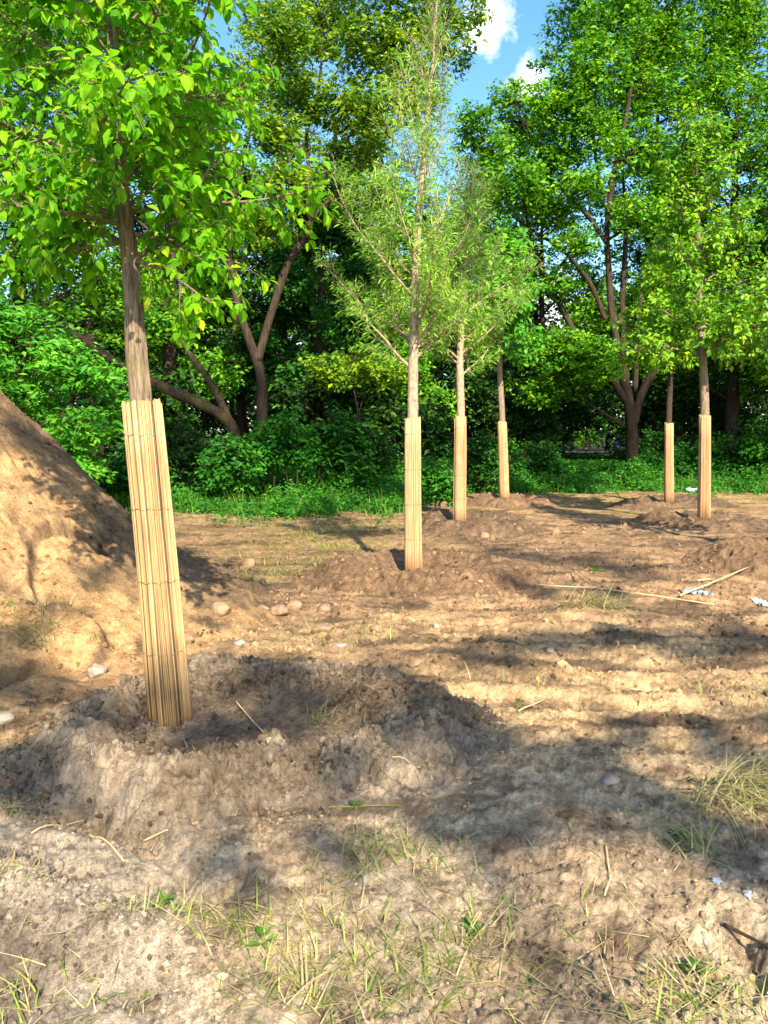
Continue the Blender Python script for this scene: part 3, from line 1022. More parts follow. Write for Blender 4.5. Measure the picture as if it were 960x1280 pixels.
for (px, py, w, h, n) in [(610, 190, 42, 34, 1300), (655, 160, 46, 34, 1500), (640, 235, 48, 34, 1500), (600, 250, 34, 34, 1000), (690, 200, 40, 34, 1200), (700, 130, 44, 36, 1500), (740, 90, 46, 40, 1700), (770, 30, 52, 40, 1800), (720, 30, 40, 30, 900),
                         (740, 170, 44, 34, 1200), (800, 110, 44, 40, 1500), (830, 50, 50, 50, 1800), (690, 260, 40, 24, 700), (640, 300, 40, 26, 800), (730, 230, 36, 24, 600), (720, 300, 32, 20, 380), (700, 350, 30, 20, 320), (740, 390, 34, 24, 600),
                         (700, 440, 46, 30, 1300), (745, 450, 40, 34, 1200), (690, 485, 46, 26, 1200), (800, 190, 44, 36, 1200), (800, 270, 40, 30, 900), (650, 350, 26, 20, 300), (640, 120, 30, 18, 420), (590, 150, 26, 20, 420), (830, -30, 90, 50, 2200), (760, -40, 70, 40, 1500), (680, 75, 16, 18, 140)]:
    cl.append(blob(px, py, Y + random.uniform(-1.8, 2.2), w, h, n * 1.9))
clump_tree('tree', 'big spreading tree with a pale main stem and dark leaning limbs', 'tree', EDGE, ok, cl, dict(L=.14, ar=.6, mat=M['maple'], rc=.28, per=13), M['bark_mid'], seed=2, limb_r=.05, stem_k=.62)

# left maple with bright drooping leaves behind the pile
Y = 12.2
cl = []
for (px, py, w, h, n) in [(20, 420, 60, 44, 1500), (80, 450, 44, 26, 700), (45, 500, 50, 30, 800), (100, 535, 44, 26, 650), (120, 470, 36, 22, 450), (30, 560, 50, 30, 700), (-40, 470, 60, 60, 1500), (-60, 380, 70, 60, 1500), (90, 585, 40, 22, 500), (150, 505, 28, 18, 260)]:
    cl.append(blob(px, py, Y + random.uniform(-.6, .9), w, h, n * 1.6))
pb = at(-30, 620, Y + .6)
clump_tree('tree', 'low maple with fresh drooping leaves just behind the dirt pile', 'tree', EDGE,
           [([np.array([pb[0], pb[1], 0]), at(-10, 540, Y + .5), at(15, 480, Y + .3), at(40, 430, Y)], [.08, .07, .05, .02]), ([at(-25, 560, Y + .5), at(40, 540, Y + .2), at(90, 500, Y)], [.05, .04, .015])],
           cl, dict(L=.13, ar=.42, mat=M['fresh'], rc=.2, per=12, twigs=.5), M['bark_mid'], seed=3)

# leaning dead trunks
Y = 16.9
rt = empty('fallen_tree', at(292, 560, Y))
tag(rt, 'dead tree with two mossy trunks leaning left out of the shrubs', 'fallen tree')
o0 = at(292, 560, Y)
for pts, rr_ in [([at(296, 560, Y), at(286, 526, Y), at(240, 500, Y - .1), at(195, 481, Y - .2), at(140, 450, Y - .3), at(90, 415, Y - .5), at(45, 388, Y - .6)], [.12, .12, .115, .10, .085, .065, .04]),
                 ([at(290, 535, Y), at(275, 500, Y + .2), at(258, 470, Y + .3), at(240, 447, Y + .4), at(225, 420, Y + .5)], [.10, .09, .075, .06, .04]),
                 ([at(258, 470, Y + .3), at(265, 455, Y + .1), at(285, 452, Y), at(308, 451, Y - .1)], [.025, .02, .015, .008])]:
    obj('trunk' if rr_[0] > .05 else 'branch', *tube(spline(np.array(pts) - o0, 30), np.interp(np.linspace(0, 1, 30), np.linspace(0, 1, len(rr_)), rr_), 12, .3, seed=4, cap=True), M['log'], rt)

# other trees of the wood edge
auto = [
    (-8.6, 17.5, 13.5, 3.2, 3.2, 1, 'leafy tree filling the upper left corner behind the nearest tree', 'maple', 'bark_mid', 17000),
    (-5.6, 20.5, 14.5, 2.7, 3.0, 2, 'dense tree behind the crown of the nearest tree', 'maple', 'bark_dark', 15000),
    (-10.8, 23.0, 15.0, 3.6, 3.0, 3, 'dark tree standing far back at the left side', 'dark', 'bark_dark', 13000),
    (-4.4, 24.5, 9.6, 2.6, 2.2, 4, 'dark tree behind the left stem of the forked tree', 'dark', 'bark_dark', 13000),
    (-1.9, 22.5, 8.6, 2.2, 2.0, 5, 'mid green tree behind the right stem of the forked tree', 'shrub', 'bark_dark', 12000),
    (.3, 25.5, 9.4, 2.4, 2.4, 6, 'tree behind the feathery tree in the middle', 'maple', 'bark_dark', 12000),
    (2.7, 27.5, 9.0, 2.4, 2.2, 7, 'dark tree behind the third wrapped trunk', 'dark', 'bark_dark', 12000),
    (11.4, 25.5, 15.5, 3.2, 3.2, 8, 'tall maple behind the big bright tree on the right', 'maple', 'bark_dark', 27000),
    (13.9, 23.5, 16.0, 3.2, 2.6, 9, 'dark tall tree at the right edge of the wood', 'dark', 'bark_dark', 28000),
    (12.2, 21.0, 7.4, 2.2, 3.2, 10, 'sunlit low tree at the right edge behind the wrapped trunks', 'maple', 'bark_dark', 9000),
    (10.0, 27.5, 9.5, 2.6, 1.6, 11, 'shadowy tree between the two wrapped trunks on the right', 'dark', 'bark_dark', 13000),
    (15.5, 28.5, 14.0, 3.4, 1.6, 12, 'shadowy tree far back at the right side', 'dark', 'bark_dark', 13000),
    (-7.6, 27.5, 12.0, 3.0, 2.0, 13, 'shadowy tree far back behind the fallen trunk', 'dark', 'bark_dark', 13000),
    (6.0, 33.5, 9.0, 2.6, 2.6, 14, 'dark tree left of the gap with the path', 'dark', 'bark_dark', 10000),
    (13.4, 35.0, 12.0, 3.2, 2.2, 15, 'dark tree right of the gap with the path', 'dark', 'bark_dark', 11000),
    (6.4, 31.0, 12.0, 2.8, 3.0, 18, 'tree seen through the limbs of the big spreading tree', 'maple', 'bark_dark', 9000),
    (9.6, 29.0, 16.5, 3.2, 4.0, 19, 'tall tree rising right behind the big spreading tree', 'maple', 'bark_dark', 17000),
    (-2.6, 30.0, 11.0, 3.0, 1.2, 20, 'shadowy tree far back behind the forked tree', 'dark', 'bark_dark', 13000),
    (1.6, 32.0, 10.5, 3.0, 1.2, 21, 'shadowy tree far back behind the middle tree', 'dark', 'bark_dark', 13000),
    (-3.4, 26.5, 15.5, 3.0, 5.0, 22, 'tall tree right behind the forked tree', 'ash', 'bark_dark', 12000),
    (-8.2, 22.0, 15.5, 3.0, 4.0, 23, 'tall pale green tree behind the crown of the nearest tree', 'ash', 'bark_dark', 14000),
    (-.6, 30.5, 14.0, 2.4, 5.0, 24, 'tall tree behind the middle feathery crown', 'ash', 'bark_dark', 8000),
    (-14.5, 19.0, 12.0, 3.2, 2.0, 16, 'tree beyond the dirt pile at the far left', 'maple', 'bark_mid', 9000),
    (17.5, 22.5, 12.0, 3.2, 2.0, 17, 'tree beyond the right edge of the view', 'maple', 'bark_mid', 8000),
]
for (x, y, h, cr_, cb, sd, lb, mt, bk, n) in auto:
    auto_tree(x, y, h, cr_, cb, sd, lb, mt, bk, n=n, L=.14 if y > 22 else .125, r0=.13 + .006 * h, lean=.4 * math.sin(sd * 3), nb=18 if h > 11 else 13)

# ------------------------------------------------------------------ shrubs
SH = 'shrubs under the wood edge'
shrubs = [
    (355, 545, 16.6, 44, 44, 'light green shrub in front of the forked trunk', 3200),
    (415, 545, 17.2, 44, 48, 'tallest green shrub between forked tree and middle tree', 3200),
    (460, 560, 17.6, 34, 36, 'shrub just left of the middle wrapped trunk', 2200),
    (290, 570, 15.9, 40, 42, 'small shrub under the fallen trunks', 2600),
    (235, 560, 17.0, 50, 46, 'dark shrub behind the wrap of the nearest tree', 2500),
    (150, 590, 15.0, 50, 36, 'shrub at the right foot of the low maple', 2200),
    (545, 595, 15.2, 26, 34, 'leafy shrub between the middle tree and the one behind', 1600),
    (600, 560, 20.0, 36, 50, 'shrub right of the third wrapped trunk', 2400),
    (665, 570, 23.0, 40, 30, 'shrub left of the path gap', 2000),
    (650, 510, 26.0, 50, 40, 'dark shrub behind the fourth wrapped trunk', 2800),
    (825, 560, 24.5, 36, 40, 'shrub at the right foot of the big spreading tree', 2200),
    (915, 560, 23.5, 52, 44, 'hedge like shrub behind the big bright tree', 3400),
    (965, 555, 22.8, 46, 46, 'hedge like shrub at the right edge', 2800),
    (510, 520, 20.0, 60, 56, 'dark brushwood shrub behind the middle trunk', 3400),
    (445, 455, 19.5, 60, 40, 'twiggy shrub with sunlit tips left of the middle crown', 2600),
    (700, 515, 31.0, 50, 36, 'dark shrub far back left of the walker', 2400),
    (870, 500, 27.0, 60, 50, 'dark shrub between the right row trunks', 3400),
    (180, 480, 19.5, 70, 70, 'deep shade shrub behind the nearest trunk', 3600),
    (400, 480, 21.0, 70, 60, 'deep shade shrub behind the forked tree', 3600),
]
for i, (px, py, Y, w, h, lb, n) in enumerate(shrubs):
    p = at(px, py, Y)
    k = Y / F
    g = hz(p[0], p[1])
    r = np.random.default_rng(500 + i)
    cls = []
    nb = 14
    for j in range(nb):
        a = j * 2.4
        q = math.sqrt((j + .5) / nb)
        ox, oy = math.cos(a) * q * w * k * .8, math.sin(a) * q * w * k * .55
        ztop = p[2] + h * k * .75 * (1 - .5 * q * q) * r.uniform(.5, 1.3)
        zlo = max(g + .05, p[2] - h * k)
        zc = zlo + (ztop - zlo) * (r.uniform(.25, .5) if j % 2 else r.uniform(.5, .8))
        cls.append((p[0] + ox, p[1] + oy, zc, w * k * r.uniform(.22, .4), w * k * .34, max(.2, (ztop - zlo) * .34), 1.5 * n / nb))
    stems = [([(p[0] + r.normal(0, .1), p[1] + r.normal(0, .1), g - .05), (p[0] + r.normal(0, .2), p[1], g + .4 * (p[2] - g)), (p[0] + math.cos(j * 2.1) * w * k * .5, p[1] + math.sin(j * 2.1) * w * k * .3, p[2] + h * k * .4)], [.022, .014, .006]) for j in range(3)]
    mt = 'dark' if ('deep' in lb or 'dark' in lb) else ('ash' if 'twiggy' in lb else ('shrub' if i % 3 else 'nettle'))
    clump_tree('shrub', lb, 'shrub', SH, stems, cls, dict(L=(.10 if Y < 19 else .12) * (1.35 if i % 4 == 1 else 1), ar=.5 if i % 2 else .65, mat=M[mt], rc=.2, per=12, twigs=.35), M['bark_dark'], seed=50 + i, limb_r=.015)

# ------------------------------------------------------------------ far wood and undergrowth (stuff)
def leafcloud(name, label, cat, P, rc, per, L, ar, m, flat=.7):
    k = len(P) * per
    c = np.repeat(P, per, 0)
    off = unit(rng.normal(size=(k, 3))) * (rng.random(k) ** .5)[:, None] * np.array([rc, rc, rc * flat])
    hd = rng.uniform(0, 2 * PI, k)
    D = np.stack([np.cos(hd), np.sin(hd), rng.uniform(-.8, .2, k)], 1)
    Nn = unit(np.array([0, 0, .45]) + S * .55 + rng.normal(size=(k, 3)) * .45)
    s = L * rng.uniform(.6, 1.25, k)
    V, Fl = leaves(c + off, D, Nn, s, s * ar, 'd')
    o = obj(name, V, Fl, m, smooth=False)
    return tag(o, label, cat, kind='stuff')


n = 18000
a = rng.uniform(-42, 42, n)
d = rng.uniform(38, 72, n)
x, y = d * np.sin(np.radians(a)), d * np.cos(np.radians(a))
top = 9.5 + 3.0 * fbm(a * .12, a * 0 + 2, 3) + 1.2 * perlin(x * .3, y * .3)
z = rng.uniform(0, 1, n) ** .8 * top
xb, zb = rng.uniform(12, 38, 1600), rng.uniform(0, 9, 1600)
x, y, z, d = np.concatenate([x, xb]), np.concatenate([y, rng.uniform(80, 92, 1600)]), np.concatenate([z, zb]), np.concatenate([d, np.full(1600, 90.0)])
gap = np.abs(x / y - .272) < .034
keep = ~(gap & (d < 66) & (z < 1.9 + .8 * rng.random(len(x))))
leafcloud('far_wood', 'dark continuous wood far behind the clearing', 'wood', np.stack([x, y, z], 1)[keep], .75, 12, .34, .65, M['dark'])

# nettles and grass under the edge
pts = []
n = 15000
x = rng.uniform(-11, 15, n)
edge = 15.3 + 6.0 * ss(-.2, 2.6, x) - .5 * ss(4, 9, x) + 1.0 * fbm(x * .7, x * 0, 3, s=77)
y = edge + rng.random(n) ** 1.7 * 9.5
hh = (.22 + .65 * ss(0, 1.8, y - edge)) * np.clip(.85 + .9 * fbm(x * .8, y * .8, 3, s=5), .25, 2) * rng.uniform(.3, 1.0, n)
hh = np.where(x > 1.5, hh * 1.05, hh)
out_ = rng.random(n) < .07
y = np.where(out_, edge - rng.exponential(.45, n), y)
hh = np.where(out_, rng.uniform(.04, .16, n), hh)
hh = np.where(np.abs(x / y - .275) < .05, np.minimum(hh, np.maximum(.04, 1.45 - .0335 * y)), hh)
P = np.stack([x, y, hh], 1)
inpile = PILE.rr(x, y) < 3.3
leafcloud('undergrowth', 'band of bright nettles and weeds along the wood edge', 'undergrowth', P[~inpile], .17, 9, .10, .5, M['nettle'], .9)
n = 9000
x = rng.uniform(-8, 13, n)
edge = 15.3 + 6.0 * ss(-.2, 2.6, x) - .5 * ss(4, 9, x) + 1.0 * fbm(x * .7, x * 0, 3, s=77)
y = edge + rng.normal(.35, .55, n)
k_ = fbm(x * 1.6, y * 1.6, 3, s=88) > -.12
x, y = x[k_], y[k_]
tg = MB()
tg.add(*blades(np.stack([x, y, height(x, y)], 1), rng.uniform(0, 2 * PI, len(x)), rng.uniform(.7, 1.5, len(x)), rng.uniform(.15, .6, len(x)), rng.uniform(.010, .02, len(x)), rng.uniform(.2, 1.3, len(x)), 3))
tag(tg.build('tall_grass', M['edge_grass'], smooth=False), 'long green grass along the margin of the bare soil', 'grass', kind='stuff')
n = 8000
a = rng.uniform(-32, 32, n)
d = rng.uniform(24, 58, n)
x, y = d * np.sin(np.radians(a)), d * np.cos(np.radians(a))
z = rng.uniform(.05, .55, n)
k_ = ~((np.abs(x / y - .275) < .05) & (z > 1.43 - .0335 * y))
x, y, z = x[k_], y[k_], z[k_]
n = 3000
yc = rng.uniform(27, 57, n)
xc = yc * (.275 + rng.uniform(-.06, .06, n))
zc = rng.uniform(.02, 1, n) * np.clip(1.43 - .0335 * yc, .05, .6)
x, y, z = np.concatenate([x, xc]), np.concatenate([y, yc]), np.concatenate([z, zc])
leafcloud('forest_floor_plants', 'low shaded plants on the floor of the wood', 'undergrowth', np.stack([x, y, z], 1), .35, 7, .2, .5, M['shrub'], .5)

# the path, the walker and the far tree in the gap
pc = gp(738, 568, 0)
pm = []
for k in range(13):
    xx = -8 + k * 3
    pm += [(xx, 57.4 + .02 * (xx - 12) ** 2 * .3, .09), (xx, 61.4 + .02 * (xx - 12) ** 2 * .3, .09)]
pm = np.array(pm)
pm[:, 0] += pc[0] - 10
pf = np.array([[2 * k, 2 * k + 2, 2 * k + 3, 2 * k + 1] for k in range(12)])
pm2 = pm.copy()
pm2[:, 2] = hz(pm[12][0], pm[12][1]) * .5 + .12
tag(obj('path', pm2, [pf], M['path']), 'grey path glimpsed through the gap in the trees', 'path', kind='structure')
pz = pm2[0, 2]

fb = np.array([at(733, 557, 66)[0], 66.0, pz - .1])
young_tree(fb, 'tiny distant wrapped tree beside the path in the gap', 'trees by the far path',
           [fb, fb + [0, 0, 1.8], fb + [0, 0, 2.6], fb + [.1, 0, 4.6]], [.1, .09, .07, .02], M['bark_pale'],
           (1.85, .14, .13, 26, .016, M['reed_pale'], 2.0), fan(14, .45, .95, .3, 1, 1.0, .5, .3, 81),
           dict(L=.22, W=.14, kind='d', droop=.5, subs=10, tw=.4, n=7, mat=M['lime'], spread=.1), rough=.1)
fs = at(748, 548, 76)
clump_tree('shrub', 'bright sunlit shrub beyond the path in the gap', 'shrub', 'shrubs by the far path',
           [([(fs[0], 76, 0), (fs[0], 76, 1.5), (fs[0] + .3, 76, 3)], [.06, .04, .02])],
           [(fs[0] + ox, 76 + oy, zz, 1.3, 1.0, .9, 700) for ox, oy, zz in ((-1.6, 0, 1.2), (0, .4, 1.6), (1.6, 0, 1.3), (.4, 0, 2.8), (-1, .3, 2.9))],
           dict(L=.26, ar=.6, mat=M['lime'], rc=.4, per=10), M['bark_mid'], seed=90)


def skin_body(name, verts, edges, radii, mats, parent=None):
    me = bpy.data.meshes.new(name)
    me.from_pydata(verts, edges, [])
    o = bpy.data.objects.new(name, me)
    COL.objects.link(o)
    o.modifiers.new('s', 'SKIN').use_smooth_shade = True
    for v, r_ in zip(me.skin_vertices[0].data, radii):
        v.radius = (r_, r_)
    me.skin_vertices[0].data[0].use_root = True
    sb = o.modifiers.new('d', 'SUBSURF')
    sb.levels = sb.render_levels = 2
    dg = bpy.context.evaluated_depsgraph_get()
    m2 = bpy.data.meshes.new_from_object(o.evaluated_get(dg))
    bpy.data.objects.remove(o)
    o = bpy.data.objects.new(name, m2)
    COL.objects.link(o)
    m2.materials.clear()
    for m_ in mats:
        m2.materials.append(m_)
    if parent:
        o.parent = parent
    return o


# walker pushing a pram: stands side on, leaning a little forward (+x)
wp = at(758, 566, 59.5)
wl_ = empty('person', (wp[0], 59.5, pz))
tag(wl_, 'person in black clothes bending over a purple pushchair on the path', 'person')
V = [(0, 0, .95), (.02, 0, 1.15), (.10, 0, 1.35), (.14, 0, 1.47), (.19, 0, 1.55), (.22, 0, 1.66), (.22, 0, 1.74),
     (.0, .10, .90), (.03, .11, .50), (-.06, .11, .09), (.08, .12, .04),
     (.0, -.10, .90), (.10, -.11, .50), (.16, -.11, .09), (.29, -.12, .04),
     (.12, .18, 1.38), (.20, .21, 1.12), (.42, .19, 1.03), (.50, .18, 1.02), (.56, .17, 1.01),
     (.12, -.18, 1.38), (.20, -.21, 1.12), (.42, -.19, 1.03), (.50, -.18, 1.02), (.56, -.17, 1.01)]
E = [(0, 1), (1, 2), (2, 3), (3, 4), (4, 5), (5, 6), (0, 7), (7, 8), (8, 9), (9, 10), (0, 11), (11, 12), (12, 13), (13, 14),
     (2, 15), (15, 16), (16, 17), (17, 18), (18, 19), (2, 20), (20, 21), (21, 22), (22, 23), (23, 24)]
Rd = [.15, .14, .16, .07, .06, .10, .07, .10, .07, .05, .045, .10, .07, .05, .045, .075, .055, .045, .035, .025, .075, .055, .045, .035, .025]
body = skin_body('body', V, E, Rd, [M['cloth_black'], M['skin']], wl_)
for p_ in body.data.polygons:
    c = p_.center
    p_.material_index = 1 if (c.z > 1.53 or (c.x > .45 and c.z > .9)) else 0
a, b_ = np.meshgrid(np.linspace(.05, PI * .62, 9), np.linspace(0, 2 * PI, 16, endpoint=False), indexing='ij')
hv = np.stack([.205 + .125 * np.sin(a) * np.cos(b_) - .02, .115 * np.sin(a) * np.sin(b_), 1.68 + .135 * np.cos(a)], -1).reshape(-1, 3)
obj('hair', hv, [grid_faces(9, 16, True)], M['hair'], wl_)

pr = empty('pushchair', (wp[0] + .95, 59.5, pz))
tag(pr, 'purple hooded pushchair on dark wheels in front of the walker', 'pushchair')
a, b_ = np.meshgrid(np.linspace(0, PI, 12), np.linspace(0, PI * .62, 9), indexing='ij')
hd = np.stack([.05 - .33 * np.sin(a) * np.cos(b_ + .2), .27 * np.cos(a), .72 + .36 * np.sin(a) * np.sin(b_ + .2)], -1).reshape(-1, 3)
obj('hood', hd, [grid_faces(12, 9)], M['purple'], pr)
tb = MB()
tb.add(*tube(spline([(-.28, 0, .72), (-.22, 0, .5), (.1, 0, .42), (.38, 0, .5)], 12), np.interp(np.linspace(0, 1, 12), [0, .4, 1], [.2, .24, .16]), 10, cap=True))
tb.build('seat', M['purple'], pr)
for s_ in (-.25, .25):
    fr = MB()
    fr.add(*tube(np.array([(-.42, s_ * .7, 1.02), (-.2, s_, .7), (.32, s_, .14)]), .014, 6))
    fr.add(*tube(np.array([(.1, s_, .5), (-.3, s_, .14)]), .014, 6))
    fr.build('frame', M['metal'], pr)
    for wx in (-.3, .32):
        t_ = np.linspace(0, 2 * PI, 21)
        wh = MB()
        wh.add(*tube(np.stack([wx + .115 * np.cos(t_), 0 * t_ + s_, .14 + .115 * np.sin(t_)], 1), .024, 6))
        for q in range(3):
            wh.add(*tube(np.array([(wx - .11 * math.cos(q * PI / 3), s_, .14 - .11 * math.sin(q * PI / 3)), (wx + .11 * math.cos(q * PI / 3), s_, .14 + .11 * math.sin(q * PI / 3))]), .008, 5))
        wh.build('wheel', M['rubber'], pr)
obj('handle', *tube(np.array([(-.42, -.175, 1.02), (-.46, 0, 1.04), (-.42, .175, 1.02)]), .016, 6), M['rubber'], pr)

# ------------------------------------------------------------------ tall trees behind the camera: they throw the dapples
def shade_clump(px, py, r_, D, n=200, fl=.7):
    g = onground(px, py)
    t = (g[1] + D) / -S[1]
    c = g + S * t
    return (c[0], c[1], c[2], r_, r_, r_ * fl, n)


sh = [(570, 1010, .16, 70), (620, 1005, .22, 110), (690, 990, .24, 130), (750, 1005, .22, 110), (820, 1015, .22, 120), (880, 1050, .18, 110), (950, 1060, .2, 120),
      (590, 930, .22, 110), (650, 945, .25, 140), (730, 950, .22, 120), (800, 930, .2, 80), (890, 925, .22, 110), (960, 900, .22, 110), (540, 880, .24, 130), (500, 850, .22, 110), (470, 900, .15, 50),
      (640, 805, .3, 150), (700, 800, .3, 160), (770, 795, .34, 200), (840, 800, .36, 220), (910, 790, .4, 240), (960, 800, .4, 240), (580, 820, .2, 80),
      (330, 865, .24, 120), (390, 870, .2, 90), (260, 905, .18, 80), (200, 880, .16, 70), (350, 905, .18, 80), (290, 1062, .12, 60), (400, 1058, .11, 50), (120, 890, .2, 90), (340, 840, .2, 80),
      (40, 1000, .16, 70), (60, 960, .14, 60), (430, 960, .12, 40),
      (70, 700, .36, 220), (140, 740, .26, 120), (30, 640, .3, 170), (90, 650, .2, 90), (150, 650, .3, 140), (220, 690, .3, 140), (20, 830, .3, 180), (-40, 860, .4, 240), (60, 870, .2, 90), (110, 700, .22, 110), (170, 700, .2, 90), (60, 760, .14, 50), (20, 720, .2, 90),
      (650, 690, .5, 220), (730, 700, .5, 220), (790, 715, .5, 200), (660, 735, .3, 120), (760, 740, .3, 120)]
groups = [[], [], []]
r5 = np.random.default_rng(77)
high = []  # added unseen crowns, set along sun rays to darken the understory
for xs, ys, zs, cnt in ((np.linspace(-8.2, -.3, 9), 17.6, (.9, 1.9, 2.9), 1), (np.linspace(3.8, 13, 9), 23.2, (1.0, 2.1, 3.2), 1)):
    for x_ in xs:
        for z_ in zs:
            if r5.random() < .14:
                continue
            p_ = np.array([x_ + r5.normal(0, .25), ys, z_ + r5.normal(0, .2)])
            t = (p_[1] + 14.5 + r5.uniform(-1, 1)) / -S[1]
            c = p_ + S * t
            high.append((c[0], c[1], c[2], .75, .6, .55, 260))
for k, (px, py, r_, n) in enumerate(sh):
    c = shade_clump(px, py, r_, 10 + (k % 3) * .8, int(n * .62))
    groups[0 if c[0] < 2.3 else (1 if c[0] < 4.2 else 2)].append(c)
lbs = ['tall tree behind the photographer on the left', 'tall tree right behind the photographer', 'tall tree behind the photographer on the right']
for k, gl in enumerate(groups):
    if not gl:
        continue
    x = sum(c[0] for c in gl) / len(gl)
    y = -11.5 - k * .7
    zt = max(c[2] for c in gl)
    # the foliage that shades the wood edge is added as separate trees below
    rr_ = np.random.default_rng(900 + k)
    clump_tree('tree', lbs[k], 'tree', 'tall trees behind the photographer', [([(x, y, -.1), (x + .1, y, 3), (x - .2, y + .2, 5), (x, y, 7.0)], [.28, .24, .17, .05])],
               gl, dict(L=.15, ar=.65, mat=M['maple'], rc=.16, per=8, twigs=.0), M['bark_dark'], seed=200 + k, limb_r=.008)

hx = [[c for c in high if c[0] < 3], [c for c in high if 3 <= c[0] < 6.5], [c for c in high if 6.5 <= c[0] < 11], [c for c in high if c[0] >= 11]]
hl = ['added unseen tree shading the wood edge, first from the left', 'added unseen tree shading the wood edge, second from the left',
      'added unseen tree shading the wood edge, third from the left', 'added unseen tree shading the wood edge, last on the right']
hk = 0
for k, gl in enumerate(hx):
    if not gl:
        continue
    x = sum(c[0] for c in gl) / len(gl)
    zt = max(c[2] for c in gl)
    clump_tree('tree', hl[hk], 'tree', 'added unseen trees that shade the wood edge', [([(x, -15.5, -.1), (x + .1, -15.5, 5), (x - .2, -15.3, 7), (x, -15.4, 9)], [.42, .34, .22, .05])],
               gl, dict(L=.2, ar=.65, mat=M['maple'], rc=.3, per=10, twigs=.0), M['bark_dark'], seed=300 + k, limb_r=.012)
    hk += 1

# ------------------------------------------------------------------ ground litter
def scatter_px(px, py, sx, sy, n):
    """points round the ground under a spot, spread sx, sy metres"""
    g = onground(px, py)
    x = g[0] + rng.normal(0, sx, n)
    y = g[1] + rng.normal(0, sy, n)
    return np.stack([x, y, height(x, y)], 1)


gr, st = MB(), MB()


def add_blades(mb, P, l0, l1, w, lean0, lean1, c0=.3, c1=1.4):
    k = len(P)
    mb.add(*blades(P - [0, 0, .004], rng.uniform(0, 2 * PI, k), rng.uniform(lean0, lean1, k), rng.uniform(l0, l1, k), w * rng.uniform(.6, 1.3, k), rng.uniform(c0, c1, k), 4))


for (px, py, sx, sy, n) in [(250, 1150, .12, .07, 120), (215, 1140, .06, .05, 60), (310, 1160, .08, .05, 70), (390, 1170, .12, .12, 170), (420, 1240, .16, .12, 200), (360, 1230, .1, .1, 90), (540, 1080, .08, .06, 80), (590, 1180, .07, .07, 90), (535, 1190, .06, .08, 80),
                           (555, 1230, .08, .06, 60), (480, 1210, .1, .1, 90), (850, 1045, .06, .05, 60), (870, 1230, .07, .1, 110), (900, 1265, .1, .07, 80), (820, 1260, .06, .05, 50), (10, 1010, .04, .05, 40), (10, 1110, .05, .08, 80), (30, 1250, .07, .08, 70), (465, 1070, .1, .07, 80), (440, 1100, .08, .08, 60),
                           (610, 1150, .1, .08, 40), (720, 1160, .2, .15, 50), (130, 1260, .1, .08, 40), (700, 1250, .12, .1, 40)]:
    P = scatter_px(px, py, sx * 1.1, sy * 1.1, int(n * 1.1))
    m_ = int(n * .5)
    add_blades(gr, P[:m_], .04, .13, .0062, .1, 1.1)
    add_blades(st, P[m_:], .06, .20, .0055, -.02, .45, -.1, .6)
# turf patches between the rows
for (px, py, sx, sy, n) in [(430, 683, .45, .12, 700), (400, 668, .5, .3, 350), (470, 660, .6, .3, 450), (350, 715, .3, .12, 350), (323, 728, .12, .06, 160), (405, 665, .04, .04, 70), (350, 700, .5, .3, 250), (470, 790, .12, .08, 90), (380, 795, .25, .15, 120), (820, 625, 1.0, .4, 500), (940, 625, 1.2, .5, 700), (700, 628, .8, .3, 250), (300, 650, 1.2, .5, 500), (450, 640, 1.5, .5, 700), (90, 795, .25, .15, 120), (30, 770, .2, .15, 120), (680, 770, .4, .3, 60), (690, 860, .3, .2, 60), (940, 870, .2, .15, 70)]:
    P = scatter_px(px, py, sx, sy, n)
    m_ = int(n * .5)
    add_blades(gr, P[:m_], .05, .15, .008, .3, 1.4)
    add_blades(st, P[m_:], .08, .22, .006, -.02, .5, -.1, .6)
# loose straw everywhere
n = 1500
ang_ = rng.uniform(-30, 30, n)
d = 2.0 * (1 + rng.random(n) ** 1.5 * 4)
x, y = d * np.sin(np.radians(ang_)), d * np.cos(np.radians(ang_))
P = np.stack([x, y, height(x, y) + .004], 1)
add_blades(st, P, .03, .15, .0048, -.03, .22, -.1, .25)
n = 500
x, y = rng.uniform(-2, 4.5, n), rng.uniform(9.5, 15, n)
P = np.stack([x, y, height(x, y) + .004], 1)
add_blades(st, P, .08, .3, .006, -.03, .15, -.1, .2)
tag(gr.build('grass', M['grass'], smooth=False), 'sparse green grass sprouting from the bare soil', 'grass', kind='stuff')
tag(st.build('straw', M['straw'], smooth=False), 'loose dry straw and stalks littering the soil', 'straw', kind='stuff')

# clods
ico = np.array([(0, 0, 1), (.894, 0, .447), (.276, .851, .447), (-.724, .526, .447), (-.724, -.526, .447), (.276, -.851, .447), (.724, .526, -.447), (-.276, .851, -.447), (-.894, 0, -.447), (-.276, -.851, -.447), (.724, -.526, -.447), (0, 0, -1)])
icf = np.array([(0, 1, 2), (0, 2, 3), (0, 3, 4), (0, 4, 5), (0, 5, 1), (1, 6, 2), (2, 7, 3), (3, 8, 4), (4, 9, 5), (5, 10, 1), (2, 6, 7), (3, 7, 8), (4, 8, 9), (5, 9, 10), (1, 10, 6), (6, 11, 7), (7, 11, 8), (8, 11, 9), (9, 11, 10), (10, 11, 6)])
n = 17000
ang_ = rng.uniform(-32, 32, n)
d = 1.9 * (1 + rng.random(n) ** 1.6 * 4.5)
x, y = d * np.sin(np.radians(ang_)), d * np.cos(np.radians(ang_))
m1 = MS['T1']
n2 = 9000
aa = rng.uniform(0, 2 * PI, n2)
q = rng.uniform(.45, 1.1, n2)
x = np.concatenate([x, m1.cx + np.cos(aa) * q * m1.rx])
y = np.concatenate([y, m1.cy + np.sin(aa) * q * m1.ry])
n3_ = 2500
tq = rng.random(n3_)
pa, pb_ = gp(-30, 1075), gp(340, 1275)
